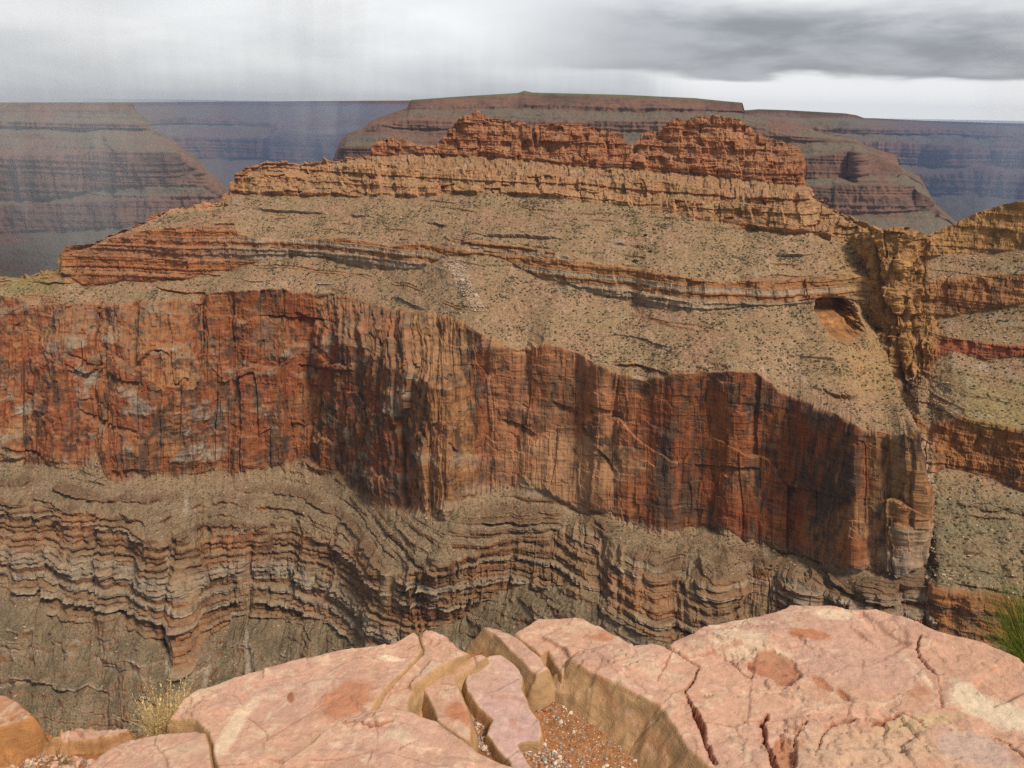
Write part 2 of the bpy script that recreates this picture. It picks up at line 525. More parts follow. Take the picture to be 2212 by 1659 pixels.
# fluting and buttresses
big = fbm(X / 90, Yw / 90, Z / 420, 3, 0.5, True)
mid = fbm(X / 30, Yw / 30, Z / 140, 3, 0.55, True)
sml = fbm(X / 9, Yw / 9, Z / 34, 3, 0.55, True)
iso = fbm(X / 16, Yw / 16, Z / 14, 4, 0.55)
leftw = sstep(-X, -60, 160)
benchw0 = sstep(tb, 8.1, 8.9) * sstep(-tb, -10.5, -10.0)
pu, pv = to_px(BASE)
rag = fbm(X / 45, Yw / 60, Z / 26, 4, 0.6)
leftw = np.maximum(leftw, 0.8 * sstep(pu, 1850, 1930) * sstep(pv, 930, 1050))
leftw = np.maximum(leftw, 0.7 * sstep(pu, 700, 760) * sstep(-pu, -1010, -960))
f1, f2, f3, f4 = (facets(arc, Z, w_, h_, k_) for w_, h_, k_ in ((48, 120, 1), (21, 64, 2), (9, 24, 3), (4.2, 8, 4)))
D = wall * (8 * fbm(X / 80, Yw / 80, Z / 300 + 4, 3, .5) + (2.4 + 3.0 * leftw) * f1 + (0.9 + 2.0 * leftw) * f2 + (0.7 + 0.7 * leftw) * f3 + (0.45 + 0.2 * leftw) * f4 + (0.8 + 0.8 * leftw) * mid + 1.3 * iso)
g1, g2, g3 = (facets(arc, Z, w_, h_, k_) for w_, h_, k_ in ((30, 19, 5), (12, 9.5, 6), (4.6, 4.0, 7)))
crag = cliff * np.where(tb < 3.05, 1.0, 0.5)
D += crag * (4.6 * g1 + 2.3 * g2 + 0.7 * g3 + 0.4 * iso) + cliff * (2 * big + 1.2 * mid + 0.6 * sml)
D += ledge * (1.5 * g1 + 1.8 * g2 + 1.3 * g3 + 3.0 * iso)
D += np.maximum(band, benchw0) * 9 * fbm(arc / 60, Z / 200, 8.8, 3, .5, True)
D += band * (3 * big + 2.2 * f2 + 1.5 * f3 + 0.9 * f4 + 1.5 * iso)
# bedding ledges: level all along the wall
zb = Z + 2.5 * fbm(X / 120, Yw / 120, 1.5, 2) + 4.0 * perlin(0.3, 0.7, Z / 13) + 1.0 * fbm(X / 14, Yw / 14, Z / 9, 2)
lay = lambda h, k: hash2(np.floor(zb / h + k * .31), np.full(zb.shape, k)) - 0.5
D += sstep(tb, 9.85, 10.3) * 16 * fbm(arc / 75, Z / 260, 12.1, 4, .5, True)
chute = sstep(fbm(X / 50, Yw / 50, Z / 160 + 6, 3), 0.16, 0.34)
benchw = sstep(tb, 8.1, 8.6) * sstep(-tb, -10.35, -10.0)
D += np.maximum(band, benchw * (tb < 9) * 1.15) * (1 - 0.8 * chute) * (0.35 + 1.3 * sstep(fbm(arc / 22, zb / 9, 6.6, 3, .6), -.3, .25)) * (3.8 * lay(9, 1) + 3.8 * lay(4.3, 2) + 2.8 * lay(2.1, 3))
D += sstep(tb, 9.9, 10.0) * (9.0 * lay(14, 12) + 5 * lay(6, 13)) * sstep(fbm(X / 45, Yw / 45, Z / 25, 4), -0.1, 0.12)
D += cliff * (4.4 * lay(7, 4) + 2.4 * lay(3.1, 5)) + wall * (0.9 * lay(17, 6) + 0.5 * lay(6, 7))
D += slope * ((5.5 * lay(8, 8) + 3.4 * lay(3.7, 18)) * sstep(fbm(X / 60, Yw / 60, Z / 18, 4), -0.12, 0.2) + 1.2 * iso)
D += wall * (0.12 + leftw) * 6.5 * np.where(rag > 0, rag, 0.5 * rag)
# spalled sheets: a little roof with the face set back below it
for pts_ in ([(1085, 903), (1120, 911), (1158, 936)], [(1195, 866), (1240, 880), (1262, 905), (1290, 962), (1335, 1015)], [(1275, 872), (1345, 892)], [(1640, 1176), (1720, 1200), (1800, 1224)], [(1330, 985), (1345, 992)],
             [(560, 682), (700, 690)], [(160, 880), (210, 905), (300, 930)], [(1500, 1002), (1640, 1010)], [(150, 760), (300, 830)], [(640, 790), (760, 800)]):
    a_ = np.array(pts_, float)
    dv_ = pv + 5 * iso - np.interp(pu, a_[:, 0], a_[:, 1])
    inr = sstep(pu, a_[0, 0] - 4, a_[0, 0] + 10) * sstep(-pu, -a_[-1, 0] - 4, -a_[-1, 0] + 10)
    D -= wall * 4.5 * inr * (dv_ > 0) * np.exp(-np.clip(dv_, 0, None) / 26)
# an alcove (cave) under the ledge by the notch
pu, pv = to_px(P)
q = np.clip(1 - ((pu - 1814) / 56) ** 2 - ((pv - 693 - 0.62 * (pu - 1814)) / 52) ** 2, 0, 1)
q = np.clip(q + 0.5 * (fbm(X / 11, Yw / 11, Z / 11, 4, .6) + 0.15), 0, 1) * (q > 0) * sstep(pv, 640, 648)
cave = sstep(q, 0.05, 0.55) * (0.75 + 0.25 * q) * (tb < 6.6) * (tb > 3.5)
P = P + H * D[..., None]
P[..., 1] += 40 * cave
# talus: runnels and hummocks
run = fbm(X / 13, Yw / 40, Z / 40, 3, 0.55)
hum = fbm(X / 5, Yw / 5, Z / 5, 3, 0.6)
P[..., 2] += sstep(tb, 9.9, 10.2) * 9 * fbm(X / 38, Yw / 90, 5.5, 4, .6, True)
P[..., 2] += slope * (1.6 * run + 0.7 * hum + 3.5 * fbm(X / 60, Yw / 60, 0.7, 2))
# roughen the skyline
skyl = sstep(-tb, -0.5, 0.0)
P[..., 2] += skyl * (1.2 * fbm(arc / 6, 2.2, 0.3, 3, 0.6) + 0.8 * (hash2(np.floor(arc / 5.5), np.zeros_like(arc)) - 0.5))

# ---- colour of the beds, plus shade painted by the spur and valley floor; talus lies wherever the surface is gentle enough to hold it
NZ = blur(blur(grid_normal(P), 1, 0), 1, 1)[..., 2]
flat = sstep(NZ + 0.16 * fbm(X / 9, Yw / 9, Z / 9, 3), 0.42, 0.72)
rowslope = slope
slope = np.clip(flat * (0.45 + 0.55 * rowslope) , 0, 1)
n1 = fbm(X / 60, Yw / 60, Z / 60, 4)
n2 = fbm(X / 16, Yw / 16, Z / 60, 4, 0.6)         # drawn out downwards: streaks
n3 = fbm(X / 6, Yw / 6, Z / 45, 3, 0.6)
n4 = fbm(X / 24, Yw / 24, Z / 10, 4, 0.6)
col = np.zeros(P.shape) + CAPRED
c_up = cmix(np.zeros(P.shape) + CAPRED, np.array([0.39, 0.18, 0.092]), sstep(n1, -0.2, 0.4))
c_up = cmix(c_up, VARNISH_AND_SHADE * 1.5, sstep(n3, 0.1, 0.55) * 0.55)
col = c_up
c_low = cmix(np.zeros(P.shape) + np.array([0.42, 0.21, 0.10]), OCHRE, sstep(n4, -0.1, 0.35))
c_low = cmix(c_low, VARNISH_AND_SHADE * 1.2, sstep(n3, 0.02, 0.45) * 0.8)
col = cmix(col, c_low, sstep(tb + 0 * n1, 1.7, 2.1))
tal = cmix(np.zeros(P.shape) + TALUS, TALPINK, sstep(n1, -0.1, 0.4))
tal = cmix(tal, TALGREEN, sstep(fbm(X / 40, Yw / 40, Z / 40 + 4, 3), 0.0, 0.45) * 0.4)
tal = cmix(tal, np.array([.44, .28, .195]), sstep(fbm(arc / 14 + 0.6 * n1, tb * 0.8, 7.7, 4, .6), .12, .4) * .55)
tal = cmix(tal, np.array([.22, .14, .08]), sstep(fbm(X / 26, Yw / 26, Z / 12 + 11, 4, .6), .1, .4) * .45)
tal = cmix(tal, GREY * 1.05, sstep(n4, 0.15, 0.5) * 0.5)
col = cmix(col, tal, slope)
col = cmix(col, cmix(cmix(tal, c_low, 0.55 + 0 * n1), PALE * .8, sstep(n4, .1, .4) * .5), ledge)
c_mid = cmix(np.zeros(P.shape) + ORANGE * 0.85, GREY, sstep(lay(4.5, 9) + 0.5 * n4, -0.15, 0.3) * 0.75)
c_mid = cmix(c_mid, RED, sstep(-X + 40 * n1, 300, 420) * 0.7)
c_mid = cmix(c_mid, VARNISH_AND_SHADE * 1.3, sstep(n3, 0.1, 0.5) * 0.65)
m45 = (cliff + rowslope) * (tb > 3.0) * (1 - slope)
col = cmix(col, c_mid, m45 + 0 * n1)
# the great red wall
w = cmix(np.zeros(P.shape) + RED * .8, REDDEEP * .9, sstep(n1, -0.25, 0.3) * 0.85)
w = cmix(w, ORANGE, sstep(n2, 0.0, 0.45) * 0.6)
w = cmix(w, OCHRE * 0.95, sstep(fbm(X / 70, Yw / 70, Z / 90 + 9, 3), 0.12, 0.5) * 0.5)
w = cmix(w, VARNISH_AND_SHADE, sstep(n2 + 0.7 * n3 + 0.5 * fbm(X / 40, Yw / 40, Z / 70 + 21, 3), -0.02, 0.42) * 0.9)
w = cmix(w, VARNISH_AND_SHADE * 1.1, sstep(-np.abs(pu - 1452 - 12 * n1), -30, -8) * sstep(n2, -0.35, 0.1) * .8)
w = cmix(w, GREY * .85, sstep(rag + 0.3 * n4, 0.12, 0.42) * (0.2 + 0.65 * leftw))
w = cmix(w, DKGREY, sstep(fbm(X / 35, Yw / 35, Z / 50 + 2, 4), 0.15, 0.5) * 0.55)
pu, pv = to_px(BASE)
w = cmix(w, OCHRE, sstep(pu + 40 * n4, 860, 930) * sstep(-pu, -1040, -1010) * sstep(n2 + .5 * n3, .35, -.2) * 0.55)          # the tan spur
w = cmix(w, VARNISH_AND_SHADE * 1.2, sstep(pu, 690, 740) * sstep(-pu, -900, -850) * sstep(n2 + n4, -0.3, 0.3) * 0.7)  # shaded left side of the spur, painted in as a dark zone
w = cmix(w, np.array([0.46, 0.22, 0.11]), sstep(pu, 1030, 1070) * sstep(-pu, -1420, -1300) * sstep(n1, -0.4, 0.2) * 0.55)
w = cmix(w, np.array([.40, .225, .115]), sstep(1.25 - np.hypot((pu - 1240) / 130, (pv - 1010) / 75) + .8 * n4 + .5 * n1, 0, .5) * .6)
w = cmix(w, VARNISH_AND_SHADE * .9, sstep(fbm(X / 30, Yw / 30, Z / 38 + 31, 4, .6), .1, .32) * .7)
w = cmix(w, VARNISH_AND_SHADE * 1.1, sstep(pu, 1560, 1800) * sstep(-pu, -1930, -1850) * sstep(n2 + 0.5 * n3, -0.2, 0.3) * 0.75)
w = cmix(w, OCHRE * 0.9, sstep(pu + 40 * n4, 1850, 1910) * sstep(n2 + .5 * n3, .3, -.2) * 0.65)
w = cmix(w, PALE * 0.8, sstep(pv + 60 * n1, 1120, 1200) * sstep(pu, 1850, 1920) * 0.6)
col = cmix(col, w, wall * (1 - 0.85 * slope) * sstep(tb, 5.6, 6.0))
# banded lower cliffs
bd = cmix(np.zeros(P.shape) + BROWN, np.array([0.27, 0.115, 0.048]), sstep(n1 + .4 * n2, -0.1, 0.4))
bd = cmix(bd, GREY * 0.95, sstep(lay(4.3, 2) + 0.4 * lay(9, 1) + 0.5 * n4, 0.16, 0.4) * 0.75)
bd = cmix(bd, tal * .9, chute * 0.8)
bd = cmix(bd, VARNISH_AND_SHADE * 1.2, sstep(n2, 0.1, 0.5) * 0.7)
col = cmix(col, bd, (sstep(tb, 7.8, 8.2) * (1 - slope)))
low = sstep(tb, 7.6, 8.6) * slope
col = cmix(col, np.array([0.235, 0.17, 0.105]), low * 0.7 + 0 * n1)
col = cmix(col, BROWN, sstep(tb, 8.1, 8.5) * sstep(-tb, -9.1, -9.0) * sstep(lay(4.3, 2) + .5 * lay(9, 1) + .3 * n4, .1, .3) * (1 - chute) * .7)
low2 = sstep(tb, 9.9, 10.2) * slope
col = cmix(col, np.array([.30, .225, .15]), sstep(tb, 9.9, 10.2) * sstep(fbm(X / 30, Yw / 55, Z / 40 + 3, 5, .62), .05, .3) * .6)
col = cmix(col, np.array([0.15, 0.112, 0.066]), low2 * (0.45 + .5 * sstep(fbm(X / 24, Yw / 40, Z / 30 + 13, 5, .62), -.15, .2)) + 0 * n1)  # valley slopes darkened: cloud shade painted in, over darker shale
# rockslide scar
sl = 1 - np.abs(pu - (985 + (pv - 575) * 0.55)) / (24 - 0.12 * (pv - 575))
slide = sstep(sl + 0.5 * hum, 0.0, 0.6) * sstep(pv, 560, 590) * sstep(-pv, -680, -645)
col = cmix(col, np.array([0.52, 0.37, 0.27]), slide * 0.8)
# bare scree chutes
for (ua, va, ub, vb, wd) in ((552, 1360, 540, 1560, 12), (440, 1445, 425, 1530, 12), (355, 1190, 385, 1460, 7), (402, 1060, 395, 1110, 7)):
    tt = np.clip((pv - va) / (vb - va), 0, 1)
    sc = sstep(1 - np.abs(pu - lerp(ua, ub, tt) + 9 * n1) / wd, 0, 0.5) * sstep(pv, va - 10, va + 10) * sstep(-pv, -vb - 10, -vb + 10)
    col = cmix(col, np.array([0.34, 0.265, 0.19]), sc * 0.85)
grn = sstep(-pu, -190, -60) * sstep(-pv, -660, -610)
col = cmix(col, np.array([0.23, 0.21, 0.06]), grn * 0.6 * sstep(n4, -0.4, 0.2))
yel = sstep(pu + 30 * n1, 1730, 1860) * sstep(-tb, -6, -5.5)
col = cmix(col, OCHRE, yel * 0.75)
col = cmix(col, cmix(np.zeros(P.shape) + np.array([0.42, 0.20, 0.075]), np.array([0.26, 0.115, 0.045]), sstep(n4 + n2, -.2, .3)), sstep(cave + .25 * n4, 0.15, 0.5) * 0.95)
col *= (0.9 + 0.25 * hum)[..., None]
slope = slope * (1 - sstep(cave, .1, .5))
talus_attr = np.clip(slope + 0.5 * ledge + 0 * n1, 0, 1)
# the far side drops away behind the crest
b1, b2, b3 = behind(P[:1], ((22, 3.0), (120, 70.0), (420, 330.0)))
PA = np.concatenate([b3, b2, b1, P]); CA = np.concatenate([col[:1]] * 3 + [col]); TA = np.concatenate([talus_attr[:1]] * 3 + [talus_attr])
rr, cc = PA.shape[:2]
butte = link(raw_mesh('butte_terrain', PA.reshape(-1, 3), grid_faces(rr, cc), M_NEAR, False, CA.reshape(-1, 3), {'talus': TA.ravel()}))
tag(butte, kind='structure')
TALPTS = (P, slope * (0.3 + 0.7 * rowslope), pu, pv, tb + 0 * n1)

# ------------------------------------------------------------------ notch and right wing
B = [
 [(1800,525,860),(1870,505,800),(1886,500,782),(1905,497,776),(1930,492,772),(1950,491,772),(1968,506,774),(1978,515,777),(1986,514,780),(2020,500,785),(2070,480,786),(2120,456,776),(2170,441,766),(2212,433,758),(2500,385,700)],
 [(1800,560,850),(1886,545,774),(1940,540,758),(1975,548,764),(1990,556,770),(2056,550,772),(2120,546,764),(2212,539,748),(2500,520,690)],
 [(1800,600,845),(1886,600,772),(1940,600,752),(1975,606,757),(1992,612,761),(2046,602,757),(2120,596,745),(2212,590,730),(2500,570,672)],
 [(1800,680,840),(1886,690,768),(1940,690,744),(1975,690,747),(1996,700,748),(2041,686,748),(2120,672,736),(2212,656,722),(2500,640,665)],
 [(1800,740,830),(1886,750,762),(1940,760,736),(1975,755,735),(2000,745,732),(2046,727,724),(2131,741,705),(2212,745,694),(2500,740,640)],
 [(1800,780,825),(1886,790,758),(1940,815,728),(1975,800,722),(2000,790,720),(2056,760,714),(2131,778,700),(2212,770,690),(2500,765,636)],
 [(1800,900,800),(1886,900,740),(1940,900,690),(1985,900,662),(2010,930,650),(2036,915,644),(2087,899,632),(2130,908,622),(2170,920,615),(2212,927,608),(2500,960,560)],
 [(1800,1000,780),(1886,1000,720),(1940,1000,660),(1985,1000,630),(2012,1020,620),(2040,1010,626),(2107,1022,618),(2160,1040,610),(2212,1060,600),(2500,1080,550)],
 [(1800,1260,600),(1940,1260,570),(1990,1230,560),(2015,1255,540),(2031,1268,528),(2100,1280,520),(2212,1290,512),(2500,1300,470)],
 [(1800,1380,560),(1990,1340,545),(2015,1370,522),(2031,1380,512),(2100,1385,506),(2212,1395,500),(2500,1400,460)],
 [(1800,1700,450),(2212,1700,420),(2500,1700,400)]]
sB = np.linspace(1800, 2500, 620)
rowsB = [36, 30, 44, 34, 16, 70, 60, 90, 44, 24]
kB = ['cliff', 'slope', 'cliff', 'slope', 'cliff', 'slope', 'wall', 'slope', 'band', 'slope']
P, T = build_loft(B, sB, rowsB)
kd = np.array(kB)[np.clip(T.astype(int), 0, 9)]
N = grid_normal(blur(blur(P, 8, 1), 6, 0))
H = N.copy(); H[..., 2] *= 0.25
H /= np.linalg.norm(H, axis=-1)[..., None] + 1e-9
pu, pv = to_px(P)
X, Yw, Z = P[..., 0], P[..., 1], P[..., 2]
tb = T[:, None]
column = sstep(-pu + 30 * perlin(Z / 30, 0.4, 0.1), -2030, -1985) * sstep(-pv, -850, -790)
gully = sstep(-np.abs(pu - 2000), -60, -20) * sstep(pv, 700, 800) * sstep(-pv, -1350, -1250)
cl = np.clip(rowmask(['cliff', 'wall', 'band'], 3)[:, None] + column, 0, 1)
slope = np.clip(rowmask(['slope'], 3)[:, None] - column, 0, 1)
arc = np.concatenate([[0], np.cumsum(np.linalg.norm(np.diff(P[60], axis=0), axis=1))])[None]
mid = fbm(X / 28, Yw / 28, Z / 120, 3, 0.55, True)
sml = fbm(X / 9, Yw / 9, Z / 30, 3, 0.55, True)
iso = fbm(X / 16, Yw / 16, Z / 14, 4, 0.55)
hum = fbm(X / 5, Yw / 5, Z / 5, 3, 0.6)
n1 = fbm(X / 60, Yw / 60, Z / 60, 4); n2 = fbm(X / 14, Yw / 14, Z / 60, 4, 0.6); n3 = fbm(X / 6, Yw / 6, Z / 40, 3, 0.6); n4 = fbm(X / 24, Yw / 24, Z / 9, 4, 0.6)
lowB = sstep(tb, 6.9, 7.3)
cleft = np.zeros(pu.shape)
for pts_, wd_ in (([(1884, 520), (1900, 600), (1930, 700), (1952, 840)], 7), ([(1996, 530), (1994, 620), (1976, 740), (1960, 850)], 5), ([(1930, 560), (1944, 640), (1950, 720)], 4), ([(1966, 545), (1974, 600), (1966, 690)], 5), ([(1905, 640), (1925, 760)], 5)):
    dl_ = np.full(pu.shape, 1e9)
    for (a_, b_), (c_, d_) in zip(pts_[:-1], pts_[1:]):
        t_ = np.clip(((pu - a_) * (c_ - a_) + (pv - b_) * (d_ - b_)) / ((c_ - a_) ** 2 + (d_ - b_) ** 2), 0, 1)
        dl_ = np.minimum(dl_, np.hypot(pu + 10 * n2 - a_ - t_ * (c_ - a_), pv - b_ - t_ * (d_ - b_)))
    cleft = np.maximum(cleft, np.exp(-(dl_ / wd_) ** 2) * wd_ / 9)
D = cl * (3.2 * mid + 1.7 * sml + 1.6 * iso + 6 * column * iso) - 8 * cleft + 3.5 * column * facets(arc, Z, 16, 24, 9) + 2 * column * facets(arc, Z, 7, 10, 8)
wob = fbm(arc / 25, Z / 18, 3.0, 2) * 0.9
for (w_, h_, amp, sd_) in ((15, 14, 2.6, 4), (7, 7, 1.8, 5), (3.5, 3.6, 1.0, 6)):
    ri = np.floor(Z / h_ + wob * .35)
    D += cl * amp * (hash2(np.floor(arc / w_ + hash2(ri, np.full_like(ri, 3)) * 3 + wob), ri, sd_ * 17) - 0.5)
zb = Z + 2.0 * fbm(X / 120, Yw / 120, 1.5, 2)
D += lowB * (6 * lay(11, 21) + 3.5 * lay(5, 22)) * sstep(fbm(X / 26, Yw / 26, Z / 14, 4, .6), -.15, .15) + lowB * 5 * fbm(X / 40, Yw / 40, Z / 60, 4, .55, True)
D += (cl * (1 - .6 * column) + 0.9 * slope * sstep(n1, -.3, .2)) * (2.6 * lay(8, 1) + 1.8 * lay(3.7, 2))
P = P + H * D[..., None]
P[..., 2] += slope * (1.4 * fbm(X / 13, Yw / 40, Z / 40, 3) + 0.8 * hum + 0.9 * iso) + gully * (3.5 * iso + 1.6 * hum)
P[..., 2] += sstep(-tb, -0.4, 0) * 1.3 * fbm(arc / 6, 2.2, 0.3, 3, 0.6)
tal = cmix(np.zeros(P.shape) + TALUS, TALPINK, sstep(n1, -0.1, 0.4))
tal = cmix(tal, GREY, sstep(n4, 0.0, 0.4) * 0.6)
tal = cmix(tal, TALGREEN, sstep(fbm(X / 30, Yw / 30, Z / 30 + 4, 3), 0.0, 0.4) * 0.4)
c = np.zeros(P.shape) + OCHRE * np.array([1.05, .95, .82])
c = cmix(c, ORANGE * .9, sstep(tb, 1.8, 2.2) * (1 - column))
c = cmix(c, np.array([0.27, 0.085, 0.04]), sstep(tb, 3.9, 4.1) * (1 - column))
c = cmix(c, np.array([0.30, 0.13, 0.05]), sstep(tb, 5.8, 6.2) * (1 - column))
c = cmix(c, VARNISH_AND_SHADE * 1.2, sstep(n2 + .4 * n3, 0.05, 0.5) * np.where(tb > 5.5, 1.0, 0.6))
c = cmix(c, PALE * .8, sstep(n4, 0.2, 0.5) * 0.4)
tal = cmix(tal, np.array([.215, .17, .10]), lowB * (.45 + .5 * sstep(n4, -.2, .2)))
NZB = blur(blur(grid_normal(P), 1, 0), 1, 1)[..., 2]
tal = cmix(tal, BROWN, lowB * sstep(-NZB, -.62, -.4) * .8)
c = cmix(c, tal, slope * (1 - 0.2 * cl))
c = cmix(c, VARNISH_AND_SHADE * 1.4, sstep(lay(4, 3) + n4, 0.1, 0.4) * sstep(tb, 7.9, 8.1) * 0.7 * (slope < .5))
c = cmix(c, np.array([0.46, 0.34, 0.23]), sstep(-np.abs(pu - (2000 + 14 * n1)), -24, -6) * sstep(pv, 900, 980) * 0.7)
c = cmix(c, np.array([0.25, 0.22, 0.07]), sstep(pu, 2050, 2120) * sstep(pv, 790, 850) * sstep(-pv, -940, -915) * 0.4)
c = cmix(c, np.array([.36, .19, .075]), column * sstep(n4, -.2, .3) * .6)
c = cmix(c, VARNISH_AND_SHADE * 1.3, np.clip(cleft, 0, 1) * .6)
c *= (0.9 + 0.25 * hum)[..., None]
b1, b2, b3 = behind(P[:1], ((18, 3.0), (90, 70.0), (380, 330.0)))
PA = np.concatenate([b3, b2, b1, P]); CA = np.concatenate([c[:1]] * 3 + [c]); SA = slope + 0 * n1
TA = np.concatenate([SA[:1]] * 3 + [SA])
wing = link(raw_mesh('ridge_terrain', PA.reshape(-1, 3), grid_faces(*PA.shape[:2]), M_NEAR, False, CA.reshape(-1, 3), {'talus': TA.ravel()}))
tag(wing, kind='structure')
TALPTS_B = (P, SA, pu, pv, tb + 0 * n1)
del PA, CA


# ------------------------------------------------------------------ distant mesas
def mesa(name, contours, s0, s1, ncol, rows, kinds, pal, amp, wl, deep=None):
    s = np.linspace(s0, s1, ncol)
    P, T = build_loft(contours, s, rows)
    kd = np.array(kinds)[np.clip(T.astype(int), 0, len(kinds) - 1)]
    cl = blur(np.isin(kd, ['cliff']).astype(float)[:, None], 2, 0)
    N = grid_normal(blur(blur(P, 8, 1), 4, 0))
    H = N.copy(); H[..., 2] *= 0.2
    H /= np.linalg.norm(H, axis=-1)[..., None] + 1e-9
    X, Y, Z = P[..., 0], P[..., 1], P[..., 2]
    big = fbm(X / wl / 4, Y / wl / 4, Z / wl / 9, 3, 0.5)
    mid = fbm(X / wl, Y / wl, Z / wl / 4, 3, 0.55, True)
    sml = fbm(X / wl * 4, Y / wl * 4, Z / wl, 3, 0.55, True)
    zb = Z + 0.04 * wl * fbm(X / wl / 3, Y / wl / 3, 0.5, 2)
    ly = lambda h, k: hash2(np.floor(zb / h + k * .37), np.full(zb.shape, k)) - 0.5
    sky = sstep(T[:, None], 0.0, 0.9)
    D = sky * (1.6 * big * amp + (0.35 + 0.65 * cl) * amp * (0.7 * mid + 0.25 * sml) + amp * 0.22 * ly(wl / 9, 1) + amp * 0.14 * ly(wl / 22, 2))
    pv0 = to_px(P)[1]
    gap = sstep(pv0 - pv0[:1], 4, 34)
    D = D * gap
    P = P + H * D[..., None]
    P[..., 2] += gap * (sky * (1 - cl)) * amp * 0.10 * fbm(X / wl * 3, Y / wl * 3, Z / wl, 3)
    n1 = fbm(X / wl / 2, Y / wl / 2, Z / wl / 2, 3); n2 = fbm(X / wl * 3, Y / wl * 3, Z / wl, 4, 0.6)
    rock, tal, dk = (np.array(q) for q in pal)
    c = cmix(np.zeros(P.shape) + rock, rock * 0.65, sstep(n1, -0.2, 0.4))
    c = cmix(c, dk, sstep(n2 + 0.5 * ly(wl / 12, 3), 0.05, 0.5) * 0.7 * (0.3 + 0.7 * gap))
    c = cmix(c, tal, (1 - cl) * sstep(n1 + 0.45 * ly(wl / 9, 1) + 0.5 * n2, -0.5, 0.1))
    if deep is not None:
        c = cmix(c, np.array(deep), sstep(-np.abs(T[:, None] - 0.06), -0.1, -0.02) + 0 * n1)
    k = wl * 1.5
    back = behind(P[:1], ((k * 5, 600), (k * 4, k * .08), (k, k * .02)))
    PA = np.concatenate(back + [P]); CA = np.concatenate([c[:1]] * 3 + [c])
    TA = np.concatenate([np.zeros((3, ncol)), (1 - cl) + 0 * n1])
    o = link(raw_mesh(name, PA.reshape(-1, 3), grid_faces(*PA.shape[:2]), M_FAR, True, CA.reshape(-1, 3), {'talus': TA.ravel()}))
    return tag(o, kind='structure')


def lines(sky, ks, dvs):
    """keep every lower contour under the skyline"""
    a = np.array(sky, float)
    out = [sky]
    for pts, dv in zip(ks, dvs):
        b = np.array(pts, float)
        ss = np.unique(np.concatenate([a[:, 0], b[:, 0], np.linspace(a[0, 0], a[-1, 0], 160)]))
        v0 = np.interp(ss, a[:, 0], a[:, 1]) + dv
        Y0 = np.interp(ss, a[:, 0], a[:, 2])
        v, Y = np.interp(ss, b[:, 0], b[:, 1]), np.interp(ss, b[:, 0], b[:, 2])
        lowm = v < v0
        wgt = sstep(v - v0, 0, 22)
        out.append(list(zip(ss, np.where(lowm, v0, v), (Y0 - 2 * dv) * (1 - wgt) + np.minimum(Y, Y0 - 2 * dv) * wgt)))
    return out


MESA_PAL = ((0.165, 0.09, 0.065), (0.135, 0.108, 0.078), (0.065, 0.045, 0.04))
# mesa behind the crags and its long spur to the right
skyM = [(700,420,3350),(722,352,3350),(724,332,3350),(736,305,3360),(750,290,3370),(786,276,3380),(800,262,3390),(816,255,3395),(850,243,3400),(880,232,3400),(887,216,3400),(1000,208,3420),(1118,201,3420),(1133,196,3420),(1150,200,3420),(1350,205,3380),
        (1500,212,3330),(1560,218,3300),(1604,222,3280),(1608,239,3260),(1646,256,3230),(1700,266,3200),(1752,274,3195),(1760,282,3195),(1800,291,3192),(1846,296,3186),(1870,315,3180),(1905,326,3172),(1936,335,3165),(1942,360,3164),(1986,381,3140),(2000,405,3130),(2021,441,3110),(2061,475,3080),(2110,505,3050)]
mesa('mesa_terrain', lines(skyM, [
    [(700,300,3390),(888,237,3390),(1600,243,3270),(1650,258,3220),(2110,300,2820)],
    [(700,262,3300),(1600,263,3190),(1700,292,3150),(1846,306,3090),(2110,330,2820)],
    [(700,280,3290),(1600,284,3180),(1700,302,3140),(1846,312,3085),(2110,360,2820)],
    [(700,318,3160),(1600,330,3060),(1736,341,3060),(1836,327,3060),(1856,330,2990),(1941,337,3010),(2110,520,2800)],
    [(700,362,3150),(1600,392,3050),(1736,396,3050),(1836,386,3050),(1856,383,2975),(1951,377,3000),(2000,410,2960),(2110,530,2790)],
    [(700,400,3000),(1600,412,2950),(1736,408,2960),(1870,402,2920),(1970,402,2930),(2021,450,2900),(2110,540,2780)],
    [(700,470,2960),(1600,474,2900),(1736,464,2910),(1900,462,2870),(2000,456,2880),(2050,485,2850),(2110,550,2770)],
    [(700,620,2500),(1736,560,2600),(2110,590,2650)]], (2, 5, 7, 9, 12, 15, 18, 24)),
    700, 2110, 760, [16, 16, 12, 22, 34, 14, 36, 40], ['cliff', 'slope', 'cliff', 'slope', 'cliff', 'slope', 'cliff', 'slope'], MESA_PAL, 34, 90, (0.10, 0.12, 0.05))
